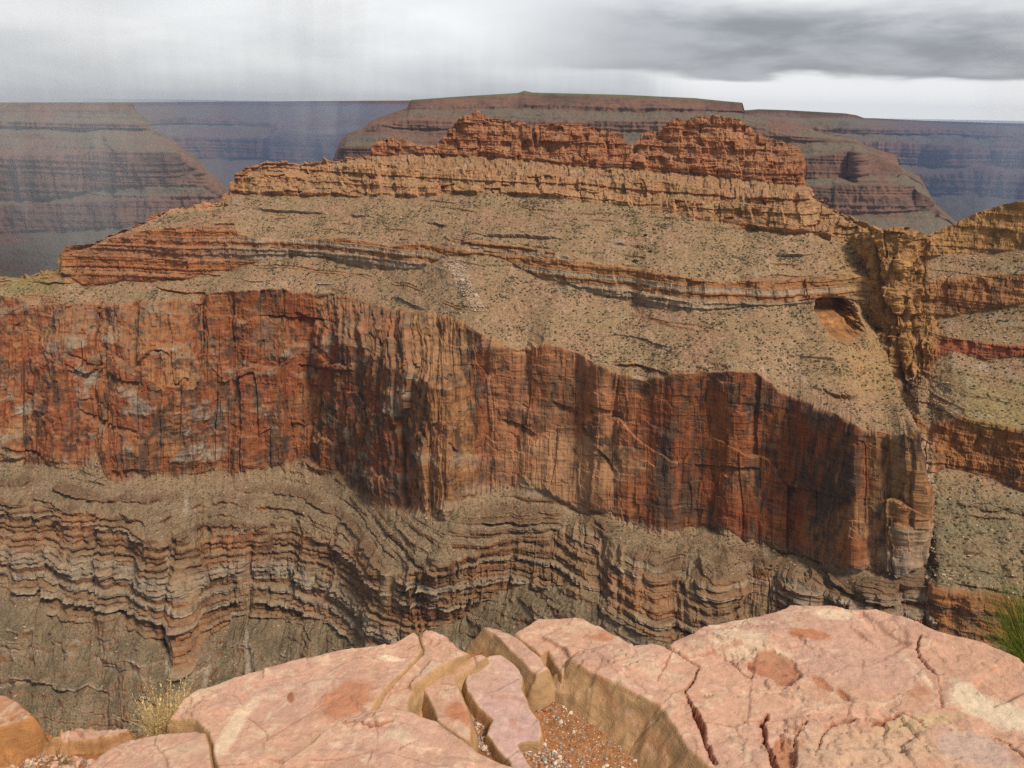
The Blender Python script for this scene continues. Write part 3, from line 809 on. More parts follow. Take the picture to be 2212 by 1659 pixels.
# mesa in the rain on the left
skyL = [(-300,226,4700),(0,224,4650),(285,221,4500),(292,235,4480),(318,258,4440),(330,281,4420),(368,296,4360),(396,322,4320),(432,346,4260),(447,367,4240),(490,405,4180),(497,420,4160),(505,480,4100),(560,560,4050)]
mesa('rainy_mesa_terrain', lines(skyL, [
    [(-300,243,4690),(300,240,4480),(560,300,4050)], [(-300,262,4560),(320,268,4420),(560,320,4050)], [(-300,278,4550),(330,282,4410),(560,330,4050)],
    [(-300,330,4280),(100,335,4220),(230,326,4160),(236,325,4080),(320,330,4080),(392,332,4150),(560,400,4050)],
    [(-300,430,4260),(100,435,4200),(230,408,4150),(236,404,4060),(320,402,4060),(440,402,4100),(560,480,4040)],
    [(-300,455,4080),(300,430,4000),(450,415,4060),(560,500,4030)], [(-300,520,4040),(300,490,3960),(490,450,4030),(560,520,4020)],
    [(-300,640,3500),(200,600,3500),(560,600,3600)]], (2, 5, 7, 9, 12, 15, 18, 24)),
    -300, 560, 420, [12, 14, 10, 26, 40, 14, 30, 40], ['cliff', 'slope', 'cliff', 'slope', 'cliff', 'slope', 'cliff', 'slope'], MESA_PAL, 60, 130, (0.09, 0.11, 0.05))
# far plateau closing the view on the left
skyP = [(-500,222,9200),(285,221,9000),(600,219,9000),(900,217,9000),(1300,216,9000)]
mesa('far_plateau_terrain', lines(skyP, [
    [(-500,232,8990),(1300,228,8980)], [(-500,262,8500),(1300,262,8500)], [(-500,272,8480),(590,272,8480),(605,290,8000),(700,288,7900),(800,280,8300),(1300,272,8480)],
    [(-500,300,8100),(585,300,8100),(604,292,7600),(720,292,7500),(1300,300,8100)], [(-500,345,8080),(585,345,8080),(602,348,7560),(720,350,7450),(1300,345,8080)],
    [(-500,440,7300),(1300,440,7200)], [(-500,600,6500),(1300,600,6500)]], (1, 3, 5, 7, 9, 12, 15)),
    -500, 1300, 420, [10, 16, 10, 16, 24, 30, 16], ['cliff', 'slope', 'cliff', 'slope', 'cliff', 'slope', 'slope'], MESA_PAL, 90, 240)
# far canyon wall on the right
skyR = [(1480,240,6300),(1615,238,6200),(1640,236,6180),(1700,238,6150),(1826,245,6100),(1850,249,6080),(1866,255,6060),(1900,256,6040),(2000,261,6000),(2130,265,5950),(2212,267,5900),(2330,272,5850),(2600,285,5700)]
mesa('far_canyon_terrain', lines(skyR, [
    [(1480,250,6290),(1866,258,6050),(2600,294,5690)], [(1480,272,6000),(1866,280,5800),(2212,290,5700),(2600,310,5500)], [(1480,285,5980),(1866,292,5790),(2212,302,5690),(2600,322,5490)],
    [(1480,305,5700),(1800,312,5560),(2000,315,5420),(2040,322,5300),(2075,325,5380),(2130,322,5550),(2600,345,5250)],
    [(1480,345,5690),(1800,352,5540),(2000,360,5400),(2040,362,5280),(2075,365,5360),(2130,362,5540),(2600,400,5230)],
    [(1480,372,5400),(2000,385,5200),(2110,378,5150),(2600,420,5000)], [(1480,430,5360),(2000,432,5160),(2140,430,5100),(2600,470,4960)], [(1480,470,4900),(2130,475,4600),(2600,500,4600)], [(1480,620,4200),(2600,620,4100)]], (2, 4, 6, 8, 10, 12, 14, 16, 20)),
    1480, 2600, 620, [10, 16, 10, 20, 34, 12, 34, 20, 20], ['cliff', 'slope', 'cliff', 'slope', 'cliff', 'slope', 'cliff', 'slope', 'slope'], MESA_PAL, 85, 170, (0.07, 0.085, 0.045))

# ------------------------------------------------------------------ air: haze and the rain hanging over the far canyon
def volume_material(name, col, dens):
    m = bpy.data.materials.new(name)
    m.use_nodes = True
    k = NT(m.node_tree)
    v = k.n('ShaderNodeVolumePrincipled')
    v.inputs['Color'].default_value = (*col, 1)
    v.inputs['Density'].default_value = dens
    v.inputs['Anisotropy'].default_value = 0.0
    k.put(k.n('ShaderNodeOutputMaterial').inputs[1], v.outputs[0])
    return m


HAZE_COLOR, HAZE_DENSITY = (0.32, 0.39, 0.54), 3.2e-5
x0, x1, y0, y1, z0, z1 = -9500, 9500, -400, 9700, -1250, 118
V = np.array([(x, y, z) for x in (x0, x1) for y in (y0, y1) for z in (z0, z1)], float)
F = np.array([(0, 1, 3, 2), (4, 6, 7, 5), (0, 4, 5, 1), (2, 3, 7, 6), (0, 2, 6, 4), (1, 5, 7, 3)])
haze = link(raw_mesh('haze', V, F, volume_material('haze_air', HAZE_COLOR, HAZE_DENSITY), False))
tag(haze, kind='stuff')

RAIN_MAT = volume_material('rain_air', (0.95, 0.96, 0.98), 0.00030)
VEIL_MAT = volume_material('rain_veil_air', (0.93, 0.95, 0.98), 0.00011)

BLUE_MAT = volume_material('far_blue_haze_air', (0.20, 0.30, 0.54), 0.00028)  # blue haze added to tint the far walls, stopped at the skyline


def rain_haze_shaft(u, Y, rx, ry, z_low, mat, lean=0.05):
    top = 1100 if mat is RAIN_MAT else (900 if mat is VEIL_MAT else -12 if u > 1500 else 22)
    b = at_depth(np.array(float(u)), np.array(300.0), Y)
    V, F = [], []
    ns = 20
    for zz, f in ((z_low, 0.15), (z_low + 0.15 * (top - z_low), 0.55), (z_low + 0.4 * (top - z_low), 0.9), (top, 1.15)):
        for i in range(ns):
            a = 6.2832 * i / ns
            V.append((b[0] + lean * (zz - 200) + rx * f * math.cos(a), b[1] + ry * f * math.sin(a), zz))
    for r_ in range(3):
        for i in range(ns):
            j = (i + 1) % ns
            F.append((r_ * ns + i, r_ * ns + j, (r_ + 1) * ns + j, (r_ + 1) * ns + i))
    me = bpy.data.meshes.new('rain_haze')
    me.from_pydata(V, [], F + [tuple(range(ns))[::-1], tuple(range(3 * ns, 4 * ns))])
    me.materials.append(mat)
    tag(link(bpy.data.objects.new('rain_haze', me)), kind='stuff')


for (u, Y, rx, ry, zl, m_) in ((130, 3300, 900, 420, -750, VEIL_MAT), (30, 2900, 70, 110, -520, RAIN_MAT), (150, 3000, 45, 120, -620, RAIN_MAT), (215, 2950, 60, 140, -480, RAIN_MAT), (275, 3050, 35, 90, -330, RAIN_MAT), (95, 3100, 30, 120, -420, RAIN_MAT),
                               (640, 6000, 1300, 700, -900, BLUE_MAT), (2150, 4700, 800, 500, -900, BLUE_MAT), (2190, 4200, 600, 300, -900, BLUE_MAT), (650, 4400, 480, 240, -360, VEIL_MAT), (600, 4300, 40, 160, -170, RAIN_MAT), (660, 4350, 65, 180, -240, RAIN_MAT), (715, 4300, 75, 180, -330, RAIN_MAT), (765, 4450, 90, 160, -180, RAIN_MAT),
                               (2190, 3600, 130, 160, -620, RAIN_MAT), (2120, 3700, 50, 150, -420, RAIN_MAT)):
    for f_ in ((1.0, 0.78, 0.56, 0.36) if m_ is VEIL_MAT else (1.0, 0.6)):       # denser towards the core
        rain_haze_shaft(u + 25 * (1 - f_), Y, rx * f_, ry * (0.4 + .6 * f_), zl, m_)

#@@PART2@@
# ------------------------------------------------------------------ scrub and boulders on the far slopes
def octa():
    V = np.array([(1, 0, .15), (0, 1, .15), (-1, 0, .15), (0, -1, .15), (0, 0, 1), (.7, .7, .45), (-.7, .7, .5), (-.7, -.7, .45), (.7, -.7, .5)], float)
    F = np.array([(0, 5, 4), (5, 1, 4), (1, 6, 4), (6, 2, 4), (2, 7, 4), (7, 3, 4), (3, 8, 4), (8, 0, 4)])
    return V, F


def scatter_mesh(name, C, size, zscale, mat, colr, rng, jitter=0.3):
    V0, F0 = octa()
    n = len(C)
    a = rng.rand(n) * 6.283
    ca, sa = np.cos(a), np.sin(a)
    v = V0[None] * (1 + jitter * (rng.rand(n, len(V0), 1) - 0.5) * 2)
    x = v[..., 0] * ca[:, None] - v[..., 1] * sa[:, None]
    y = v[..., 0] * sa[:, None] + v[..., 1] * ca[:, None]
    V = np.stack([x, y, v[..., 2] * zscale[:, None]], -1) * size[:, None, None] + C[:, None]
    F = (F0[None] + (np.arange(n) * len(V0))[:, None, None]).reshape(-1, 3)
    return raw_mesh(name, V.reshape(-1, 3), F, mat, False, np.repeat(colr, len(V0), 0))


def attr_material(name, rough=0.95, nscale=None, amt=0.3):
    m = bpy.data.materials.new(name)
    m.use_nodes = True
    k = NT(m.node_tree)
    c = k.n('ShaderNodeAttribute', attribute_name='rock_color').outputs['Color']
    if nscale:
        pos = k.n('ShaderNodeNewGeometry').outputs['Position']
        c = k.mix(1.0, c, k.ramp(k.noise(pos, nscale, 4, 0.65), [(0.3, 1 - amt), (0.7, 1 + amt)]), 'MULTIPLY')
    p = k.n('ShaderNodeBsdfPrincipled')
    p.inputs['Roughness'].default_value = rough
    p.inputs['Specular IOR Level'].default_value = 0.1
    k.put(p.inputs['Base Color'], c)
    k.put(k.n('ShaderNodeOutputMaterial').inputs[0], p.outputs[0])
    return m


M_SCRUB = attr_material('scrub_leaves')
M_STONE = attr_material('loose_stone')


def scatter_on(pts, n, rng, dens=None):
    P, w, pu, pv, tb = pts
    a = np.linalg.norm(np.cross(np.gradient(P, axis=0), np.gradient(P, axis=1)), axis=-1)
    vis = (pu > -120) & (pu < 2330) & (pv < 1680)
    p = (a * w ** 2 * vis * (dens if dens is not None else 1)).ravel()
    p /= p.sum()
    i = rng.choice(p.size, n, p=p)
    C = P.reshape(-1, 3)[i] + rng.normal(size=(n, 3)) * np.array([.5, .5, 0])
    return C, i


rng = np.random.RandomState(5)
Cs, Ss, Ks = [], [], []
for pts, n in ((TALPTS, 62000), (TALPTS_B, 11000)):
    P = pts[0]
    dens = 0.12 + sstep(fbm(P[..., 0] / 38, P[..., 1] / 38, P[..., 2] / 38 + 3, 5, .65), -0.2, 0.45) ** 1.5 * (0.4 + sstep(fbm(P[..., 0] / 9, P[..., 1] / 30, P[..., 2] / 30, 2), -.3, .3))
    C, i = scatter_on(pts, n, rng, dens)
    Cs.append(C)
    lowf = sstep(pts[4].ravel()[i], 7.5, 9) if pts is TALPTS else np.zeros(n)
    Ss.append((0.3 + 1.1 * rng.rand(n) ** 4) * (1 - 0.35 * lowf))
C, S = np.concatenate(Cs), np.concatenate(Ss)
n = len(C)
t = rng.rand(n, 1)
colr = lerp(np.array([0.055, 0.052, 0.024]), np.array([0.16, 0.125, 0.07]), t) * (0.7 + 0.6 * rng.rand(n, 1))
scrub = link(scatter_mesh('desert_shrubbery', C - [0, 0, .1], S, 0.7 + 0.5 * rng.rand(n), M_SCRUB, colr, rng))
tag(scrub, kind='stuff')
Cs, Ss = [], []
for pts, n in ((TALPTS, 9000), (TALPTS_B, 3500)):
    P, w, pu_, pv_, tb_ = pts
    dens = 0.06 + sstep(fbm(P[..., 0] / 30, P[..., 1] / 30, P[..., 2] / 30 + 8, 3), 0.1, 0.5) * 0.5
    if pts is TALPTS:
        slm = sstep(1 - np.abs(pu_ - (985 + (pv_ - 575) * 0.55)) / (26 - 0.12 * (pv_ - 575)), 0, 0.5) * (pv_ > 560) * (pv_ < 675)
        dens = dens + slm * 20
    C, i = scatter_on(pts, n, rng, dens)
    Cs.append(C)
    Ss.append(0.25 + 0.9 * rng.rand(n) ** 3.5)
C, S = np.concatenate(Cs), np.concatenate(Ss)
n = len(C)
colr = lerp(np.array([0.50, 0.37, 0.26]), np.array([0.40, 0.26, 0.18]), rng.rand(n, 1)) * (0.75 + 0.4 * rng.rand(n, 1))
rub = link(scatter_mesh('boulder_debris', C - [0, 0, .1], S, 0.6 + 0.5 * rng.rand(n), M_STONE, colr, rng, 0.45))
tag(rub, kind='stuff')


def spot(u, v, pts=TALPTS):
    P, w, pu_, pv_, tb_ = pts
    d = (pu_ - u) ** 2 + (pv_ - v) ** 2
    return P.reshape(-1, 3)[np.argmin(d)]


def leaf_clump(rng, n, rad, hgt, leaf):
    d = rng.normal(size=(n, 3)); d /= np.linalg.norm(d, axis=1)[:, None]
    d[:, 2] = np.abs(d[:, 2])
    r = 0.55 + 0.5 * rng.rand(n, 1)
    c = d * r * np.array([rad, rad, hgt])
    a, b = rng.normal(size=(n, 3)), rng.normal(size=(n, 3))
    V = np.stack([c - a * leaf, c + b * leaf, c + a * leaf, c - b * leaf], 1).reshape(-1, 3)
    return V, np.arange(4 * n).reshape(n, 4)


for (u, v, r, h, lab) in ((1395, 506, 2.0, 2.1, 'dark green bush on the upper slope, highest of three, beside a pale boulder'),
                          (1404, 541, 2.1, 2.0, 'dark green bush on the slope between a higher and a lower bush'),
                          (1371, 562, 2.9, 2.6, 'widest dark green bush on the slope, lowest of three, just above the long ledge')):
    V, F = leaf_clump(rng, 900, r, h, 0.17)
    t = rng.rand(len(V) // 4, 1).repeat(4, 0)
    o = link(raw_mesh('desert_bush', V, F, M_SCRUB, False, lerp(np.array([.022, .034, .012]), np.array([.06, .075, .028]), t)))
    o.location = spot(u, v)
    tag(o, lab, 'bush', 'dark bushes on the far slope')
    nv = 10
    st = link(raw_mesh('trunk', *(lambda q: (q[0] * np.array([.12, .12, h * .5]), q[1]))(octa()), M_SCRUB, False, np.full((9, 3), .06)), o)

SPOTS = ((1399, 512, 1.3, 'pale boulder on the slope just below the highest dark bush'), (1481, 536, 1.0, 'small pale boulder alone on the slope under the tall crag'),
         (1531, 558, 1.1, 'pale boulder on the open slope, right of the three bushes'), (1003, 608, 2.6, 'pale pink boulder in the rockslide below the broken ledge'),
         (1030, 640, 2.4, 'pale pink boulder low in the rockslide'), (866, 472, 1.6, 'cream boulder high on the slope under the layered cliff'))
for (u, v, r, lab) in SPOTS:
    V0 = rng.normal(size=(60, 3)); V0 /= np.linalg.norm(V0, axis=1)[:, None]
    me = bpy.data.meshes.new('boulder')
    bm = bmesh.new()
    for q in V0 * np.array([1.2, 1, .75]) * (0.85 + 0.3 * rng.rand(60, 1)):
        bm.verts.new(q * r)
    bmesh.ops.convex_hull(bm, input=bm.verts)
    bmesh.ops.delete(bm, geom=[q for q in bm.verts if not q.link_faces], context='VERTS')
    bm.to_mesh(me); bm.free()
    me.materials.append(bpy.data.materials.get('pale_boulder') or plain_material('pale_boulder', (0.48, 0.36, 0.26), 0.15, 1.2))
    o = link(bpy.data.objects.new('boulder', me))
    o.location = Vector(spot(u, v)) + Vector((0, 0, r * .35))
    tag(o, lab, 'boulder', 'pale boulders on the far slope')

# ------------------------------------------------------------------ the rim: ground
def px_plane(u, v, z0, gx=0.0, gy=0.0, x0=0.0, y0=1.9):
    d = ray(u, v)
    t = (z0 - CAM[2] + gx * (CAM[0] - x0) + gy * (CAM[1] - y0)) / (d[..., 2] - gx * d[..., 0] - gy * d[..., 1])
    return CAM + d * t[..., None]


def signed_dist(X, Y, poly):
    """positive inside"""
    x0, y0 = poly[:, 0], poly[:, 1]
    x1, y1 = np.roll(x0, -1), np.roll(y0, -1)
    best = np.full(X.shape, 1e9); ins = np.zeros(X.shape, bool)
    for a, b, c, d in zip(x0, y0, x1, y1):
        ex, ey = c - a, d - b
        t = np.clip(((X - a) * ex + (Y - b) * ey) / (ex * ex + ey * ey + 1e-12), 0, 1)
        best = np.minimum(best, (X - a - t * ex) ** 2 + (Y - b - t * ey) ** 2)
        cr = (b > Y) != (d > Y)
        ins ^= cr & (X < (c - a) * (Y - b) / np.where(np.abs(d - b) < 1e-12, 1e-12, d - b) + a)
    return np.where(ins, 1, -1) * np.sqrt(best)


def line_dist(pu, pv, pts):
    best = np.full(pu.shape, 1e9)
    for (a, b), (c, d) in zip(pts[:-1], pts[1:]):
        ex, ey = c - a, d - b
        t = np.clip(((pu - a) * ex + (pv - b) * ey) / (ex * ex + ey * ey + 1e-9), 0, 1)
        best = np.minimum(best, (pu - a - t * ex) ** 2 + (pv - b - t * ey) ** 2)
    return np.sqrt(best)


def stone_material(name, grain=260.0, bump=0.0022, amt=0.15):
    m = bpy.data.materials.new(name)
    m.use_nodes = True
    k = NT(m.node_tree)
    pos = k.n('ShaderNodeNewGeometry').outputs['Position']
    c = k.n('ShaderNodeAttribute', attribute_name='rock_color').outputs['Color']
    a = k.noise(pos, grain, 5, 0.7)
    b = k.noise(pos, grain * 0.14, 6, 0.65, 0.4)
    l = k.noise(k.scale(pos, (1, 1, 5)), grain * 0.3, 4, 0.6)
    c = k.mix(1.0, c, k.ramp(a, [(0.28, 1 - amt), (0.72, 1 + amt)]), 'MULTIPLY')
    c = k.mix(1.0, c, k.ramp(b, [(0.30, 1 - 1.3 * amt), (0.70, 1 + amt)]), 'MULTIPLY')
    h = k.math('ADD', k.math('MULTIPLY', a, 0.25), k.math('ADD', k.math('MULTIPLY', b, 1.0), k.math('MULTIPLY', l, 0.5)))
    bp = k.n('ShaderNodeBump')
    bp.inputs['Strength'].default_value = 0.75
    bp.inputs['Distance'].default_value = bump * 3
    k.put(bp.inputs['Height'], h)
    p = k.n('ShaderNodeBsdfPrincipled')
    p.inputs['Roughness'].default_value = 0.85
    p.inputs['Specular IOR Level'].default_value = 0.25
    k.put(p.inputs['Base Color'], c)
    k.put(p.inputs['Normal'], bp.outputs[0])
    k.put(k.n('ShaderNodeOutputMaterial').inputs[0], p.outputs[0])
    return m


M_SAND = stone_material('red_sandstone')
M_DIRT = stone_material('orange_dirt', 420, 0.002, 0.3)
PINK = np.array([0.50, 0.285, 0.195]); MAUVE = np.array([0.48, 0.285, 0.215]); TAN = np.array([0.45, 0.27, 0.135])
CREAM = np.array([0.64, 0.47, 0.33]); RUST = np.array([0.40, 0.155, 0.075]); BRICK = np.array([0.33, 0.12, 0.07])
UMBER = np.array([0.16, 0.08, 0.04])

RIM = [(-900, 1660), (-300, 1640), (100, 1626), (300, 1606), (420, 1562), (500, 1500), (800, 1432), (1000, 1428), (1150, 1404), (1400, 1418), (1500, 1392), (1700, 1348), (2000, 1392), (2200, 1452), (2500, 1560), (3000, 1640)]
rimp = px_plane(*np.array(RIM, float).T, -0.02)
rimp = np.concatenate([[[-6, rimp[0, 1] - .1, 0]], rimp, [[6, rimp[-1, 1] - .1, 0]]])


def ground_z(x, y):
    ry = np.interp(x, rimp[:, 0], rimp[:, 1])
    z = 0.012 * fbm(x * 6, y * 6, x * 0 + .3, 4) + 0.004 * fbm(x * 40, y * 40, x * 0 + .8, 3)
    d = y - ry + 0.03 * fbm(x * 9, y * 2, x * 0 + 1.7, 3)
    return z - np.where(d > 0, d * 7 + 2 * d * d, 0)


gx = np.unique(np.concatenate([np.linspace(-6, -1.7, 60), np.linspace(-1.7, 1.7, 420), np.linspace(1.7, 6, 60)]))
gy = np.unique(np.concatenate([np.linspace(-4, 1.1, 60), np.linspace(1.1, 2.9, 260), np.linspace(2.9, 3.6, 40)]))
GX, GY = np.meshgrid(gx, gy)
GZ = ground_z(GX, GY)
n1 = fbm(GX * 5, GY * 5, GX * 0 + 2, 4)
c = cmix(np.zeros(GX.shape + (3,)) + np.array([0.33, 0.135, 0.045]), np.array([0.22, 0.085, 0.035]), sstep(n1, -.2, .4))
c = cmix(c, np.array([0.36, 0.20, 0.11]), sstep(fbm(GX * 30, GY * 30, GX * 0, 3), 0.0, 0.4) * .5)
ground = link(raw_mesh('ground', np.stack([GX, GY, GZ], -1).reshape(-1, 3), grid_faces(*GX.shape), M_DIRT, True, c.reshape(-1, 3)))
tag(ground, kind='structure')


# ------------------------------------------------------------------ the rim: slabs and boulders
def rock(name, label, cat, poly, z0, grad=(0, 0), bottom=-0.12, res=0.003, rnd=0.03, steep=3.0, lump=0.012, flake=0.006, edge=0.008, cracks=(), pits=(), stains=(), seed=1,
         base=PINK, side=TAN, flakes=(), parent=None, group=None, tint=1.0):
    poly = np.array(poly, float)
    W = px_plane(poly[:, 0], poly[:, 1], z0, grad[0], grad[1])
    # fresh-broken edge: fine zigzag along the outline
    Q = []
    for a, b in zip(W, np.roll(W, -1, 0)):
        m = max(1, int(np.linalg.norm(b - a) / 0.02))
        for i in range(m):
            Q.append(a + (b - a) * i / m)
    Q = np.array(Q)
    off = edge * fbm(Q[:, 0] * 14, Q[:, 1] * 14, Q[:, 0] * 0 + seed, 4, .6)
    Q[:, 0] += off; Q[:, 1] += edge * fbm(Q[:, 0] * 14, Q[:, 1] * 14, Q[:, 0] * 0 + seed + 9, 4, .6)
    hgt = z0 - bottom
    mar = hgt / steep + rnd + 0.03
    x = np.arange(Q[:, 0].min() - mar, Q[:, 0].max() + mar, res)
    y = np.arange(Q[:, 1].min() - mar, Q[:, 1].max() + mar, res)
    X, Y = np.meshgrid(x, y)
    sdist = signed_dist(X, Y, Q[:, :2])
    top = z0 + grad[0] * X + grad[1] * (Y - 1.9)
    o = X * 0 + seed * 3.1
    top = top + 0.6 * lump * fbm(X * 4, Y * 4, o, 3) + 0.15 * lump * fbm(X * 13, Y * 13, o + 2, 3)
    # parted laminae: the surface steps down along ragged sheets
    fq = fbm(X * 3.2, Y * 4.5, o + 5, 5, .58) * 3.0 + fbm(X * 11, Y * 11, o + 4, 3) * 0.5
    fr = fq - np.floor(fq)
    pu, pv = to_px(np.stack([X, Y, top], -1))
    famp = np.full(X.shape, flake)
    for (u, v, ru, rv, a) in flakes:
        famp = famp + a * sstep(1.3 - np.hypot((pu - u) / ru, (pv - v) / rv), 0, .6)
    top = top + famp * (np.floor(fq) + sstep(fr, 0.0, 0.03)) * 0.55
    fine = fbm(X * 5, Y * 22, o + 8, 4, .6)
    fq2 = fbm(X * 9, Y * 12, o + 15, 4, .6) * 4
    fr2 = fq2 - np.floor(fq2)
    top = top + 0.22 * famp * (np.floor(fq2) + sstep(fr2, 0, .05))
    # flat broken facets: each a little higher, lower or tilted than the next
    hl = np.zeros(X.shape)
    rg = np.random.RandomState(seed * 7 + 1)
    ext = (x[-1] - x[0]) * (y[-1] - y[0])
    for cell, offs, tl in ((0.20, .0036, .016), (0.085, .0014, .010)):
        m_ = int(min(110, ext / cell ** 2 + 4))
        sx_, sy_ = rg.uniform(x[0], x[-1], m_), rg.uniform(y[0], y[-1], m_)
        of_, tx_, ty_ = rg.normal(size=(3, m_))
        WX = X + .02 * fbm(X * 9, Y * 9, o + 3, 4, .6); WY = Y + .02 * fbm(X * 9, Y * 9, o + 6, 4, .6)
        d1 = np.full(X.shape, 9.0); d2 = d1.copy(); hh = np.zeros(X.shape)
        for q_ in range(m_):
            dd = np.hypot((WX - sx_[q_]) * .8, WY - sy_[q_])
            near = dd < d1
            d2 = np.where(near, d1, np.minimum(d2, dd))
            hh = np.where(near, offs * of_[q_] + tl * (tx_[q_] * (X - sx_[q_]) + ty_[q_] * (Y - sy_[q_])), hh)
            d1 = np.where(near, dd, d1)
        top = top + blur(blur(hh, 2, 0), 2, 1)
        if cell > .1:
            hl = np.maximum(hl, sstep(-(d2 - d1), -.004, -.0015) * sstep(fbm(X * 6, Y * 6, o + 90, 3), -.05, .15))
    top = top - hl * .003
    # edges
    w = np.clip(1 - sdist / rnd, 0, 1)
    rough = fbm(X * 20, Y * 20, o + 1, 2, .5)
    z = top - rnd * (1 - np.sqrt(np.clip(1 - w * w, 0, 1))) * np.where(sdist > 0, 1, 0)
    dn = np.clip(-sdist, 0, None)
    zo = top - rnd - dn * steep
    lam = 0.010 * (hash2(np.floor((zo + .01 * rough) / 0.022), np.full(X.shape, seed)) - .5) + 0.006 * (hash2(np.floor(zo / 0.009), np.full(X.shape, seed + 1)) - .5)
    zo = top - rnd - np.clip(dn + (lam * min(1.0, (steep / 3.2) ** 2) + 0.012 * rough) * sstep(dn, 0, .02), 0, None) * steep
    z = np.where(sdist > 0, z, zo)
    pit = np.zeros(X.shape)
    for (u, v, ru, rv, ang, dep) in pits:
        ca, sa = math.cos(R(ang)), math.sin(R(ang))
        du, dv = pu - u, pv - v
        r = np.hypot((du * ca + dv * sa) / ru, (-du * sa + dv * ca) / rv) + 0.62 * fbm(X * 11, Y * 11, o + 21, 5, .6)
        f = sstep(-r, -1.0, -0.86)
        pit = np.maximum(pit, f)
        z = z - f * (0.75 * dep + 0.5 * dep * rough + .25 * dep * sstep(-r, -.7, -.6))
    crk = np.zeros(X.shape)
    wu = pu + 11 * fbm(X * 22, Y * 22, o + 31, 5, .65); wv = pv + 11 * fbm(X * 22, Y * 22, o + 37, 5, .65)
    wmod = np.clip(0.62 + 1.1 * fbm(X * 12, Y * 12, o + 33, 3, .6), 0.12, 1.3)
    for (pts, wd, dep) in cracks:
        dl = line_dist(wu, wv, pts)
        f = sstep(-dl, -wd * .85 * wmod, -wd * 0.55 * wmod)
        crk = np.maximum(crk, f)
        z = z - f * dep * .6
    keep = (z[:-1, :-1] > bottom) | (z[1:, 1:] > bottom)
    P = np.stack([X, Y, z], -1)
    NZ = grid_normal(P)
    NZ = NZ * np.sign(NZ[..., 2:3] + 1e-9)
    nz = blur(blur(NZ[..., 2], 2, 0), 2, 1)
    # colour of the stone
    na = fbm(X * 2.2, Y * 2.6, o + 41, 4); nb = fbm(X * 9, Y * 11, o + 43, 5, .6); nc = fbm(X * 26, Y * 26, o + 47, 4, .6)
    vein = 1 - np.abs(fbm(X * 5, Y * 7, o + 51, 5, .55))
    c = cmix(np.zeros(P.shape) + base, MAUVE * (base.sum() / PINK.sum()), sstep(na, -.15, .35) * .75)
    c = cmix(c, CREAM * .92, sstep(vein + 0.05 * nc, 0.955, 0.995) * 0.55)
    c = cmix(c, CREAM * .88, sstep(nb + .6 * na, 0.34, 0.44) * 0.6)
    c = cmix(c, base * .78, sstep(fbm(X * 18, Y * 34, o + 71, 5, .65), .12, .3) * .25)
    c = cmix(c, CREAM * .9, sstep(fbm(X * 40, Y * 60, o + 73, 4, .65), .22, .36) * .5)
    c = cmix(c, RUST, sstep(nb - .8 * na + .3 * nc, 0.40, 0.66) * 0.55)
    hq = hash2(np.floor(fq) + 9, np.full(X.shape, seed + 5))
    c = c * (0.92 + 0.16 * hq)[..., None]
    c = cmix(c, CREAM * .95, sstep(-np.abs(fr - 0.06), -0.06, 0) * sstep(famp, 0.002, 0.010) * sstep(nb, -.3, .3) * 0.6)  # cream highlight painted along the lip of each flake
    c = cmix(c, RUST * .8, sstep(-np.abs(fr - 0.985), -0.02, 0) * sstep(famp, 0.002, 0.010) * sstep(nb, .2, -.3) * 0.7)  # reddish shadow line painted at the foot of the flake step
    c = cmix(c, CREAM, sstep(-np.abs(fr2 - 0.5), -0.035, 0) * sstep(na, -.1, .3) * .35)
    c = cmix(c, BRICK, hl * .5)
    for (u, v, ru, rv, ang, colr, k) in stains:
        ca, sa = math.cos(R(ang)), math.sin(R(ang))
        du, dv = pu - u, pv - v
        r = np.hypot((du * ca + dv * sa) / ru, (-du * sa + dv * ca) / rv) + 0.55 * nb + .3 * nc
        c = cmix(c, np.array(colr), sstep(-r, -1.05, -0.65) * k)
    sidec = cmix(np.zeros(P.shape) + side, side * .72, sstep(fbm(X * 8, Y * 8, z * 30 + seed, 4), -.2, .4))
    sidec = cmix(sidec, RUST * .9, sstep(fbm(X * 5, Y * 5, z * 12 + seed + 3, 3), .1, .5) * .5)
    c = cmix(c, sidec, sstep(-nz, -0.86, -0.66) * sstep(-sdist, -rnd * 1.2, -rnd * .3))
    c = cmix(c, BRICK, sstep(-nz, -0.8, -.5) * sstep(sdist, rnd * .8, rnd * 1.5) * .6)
    c = cmix(c, RUST * .9, pit * .75)
    c = cmix(c, RUST * .75, crk * .8)
    c = cmix(c, BRICK * .8, sstep(nc, .42, .6) * sstep(na, .1, .4) * .5)
    ids = np.full(X.size, -1)
    F = grid_faces(*X.shape, keep=keep)
    used = np.unique(F)
    ids[used] = np.arange(len(used))
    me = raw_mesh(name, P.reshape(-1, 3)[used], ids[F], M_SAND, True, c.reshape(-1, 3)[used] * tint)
    link(me, parent)
    if label:
        tag(me, label, cat, group)
    return me


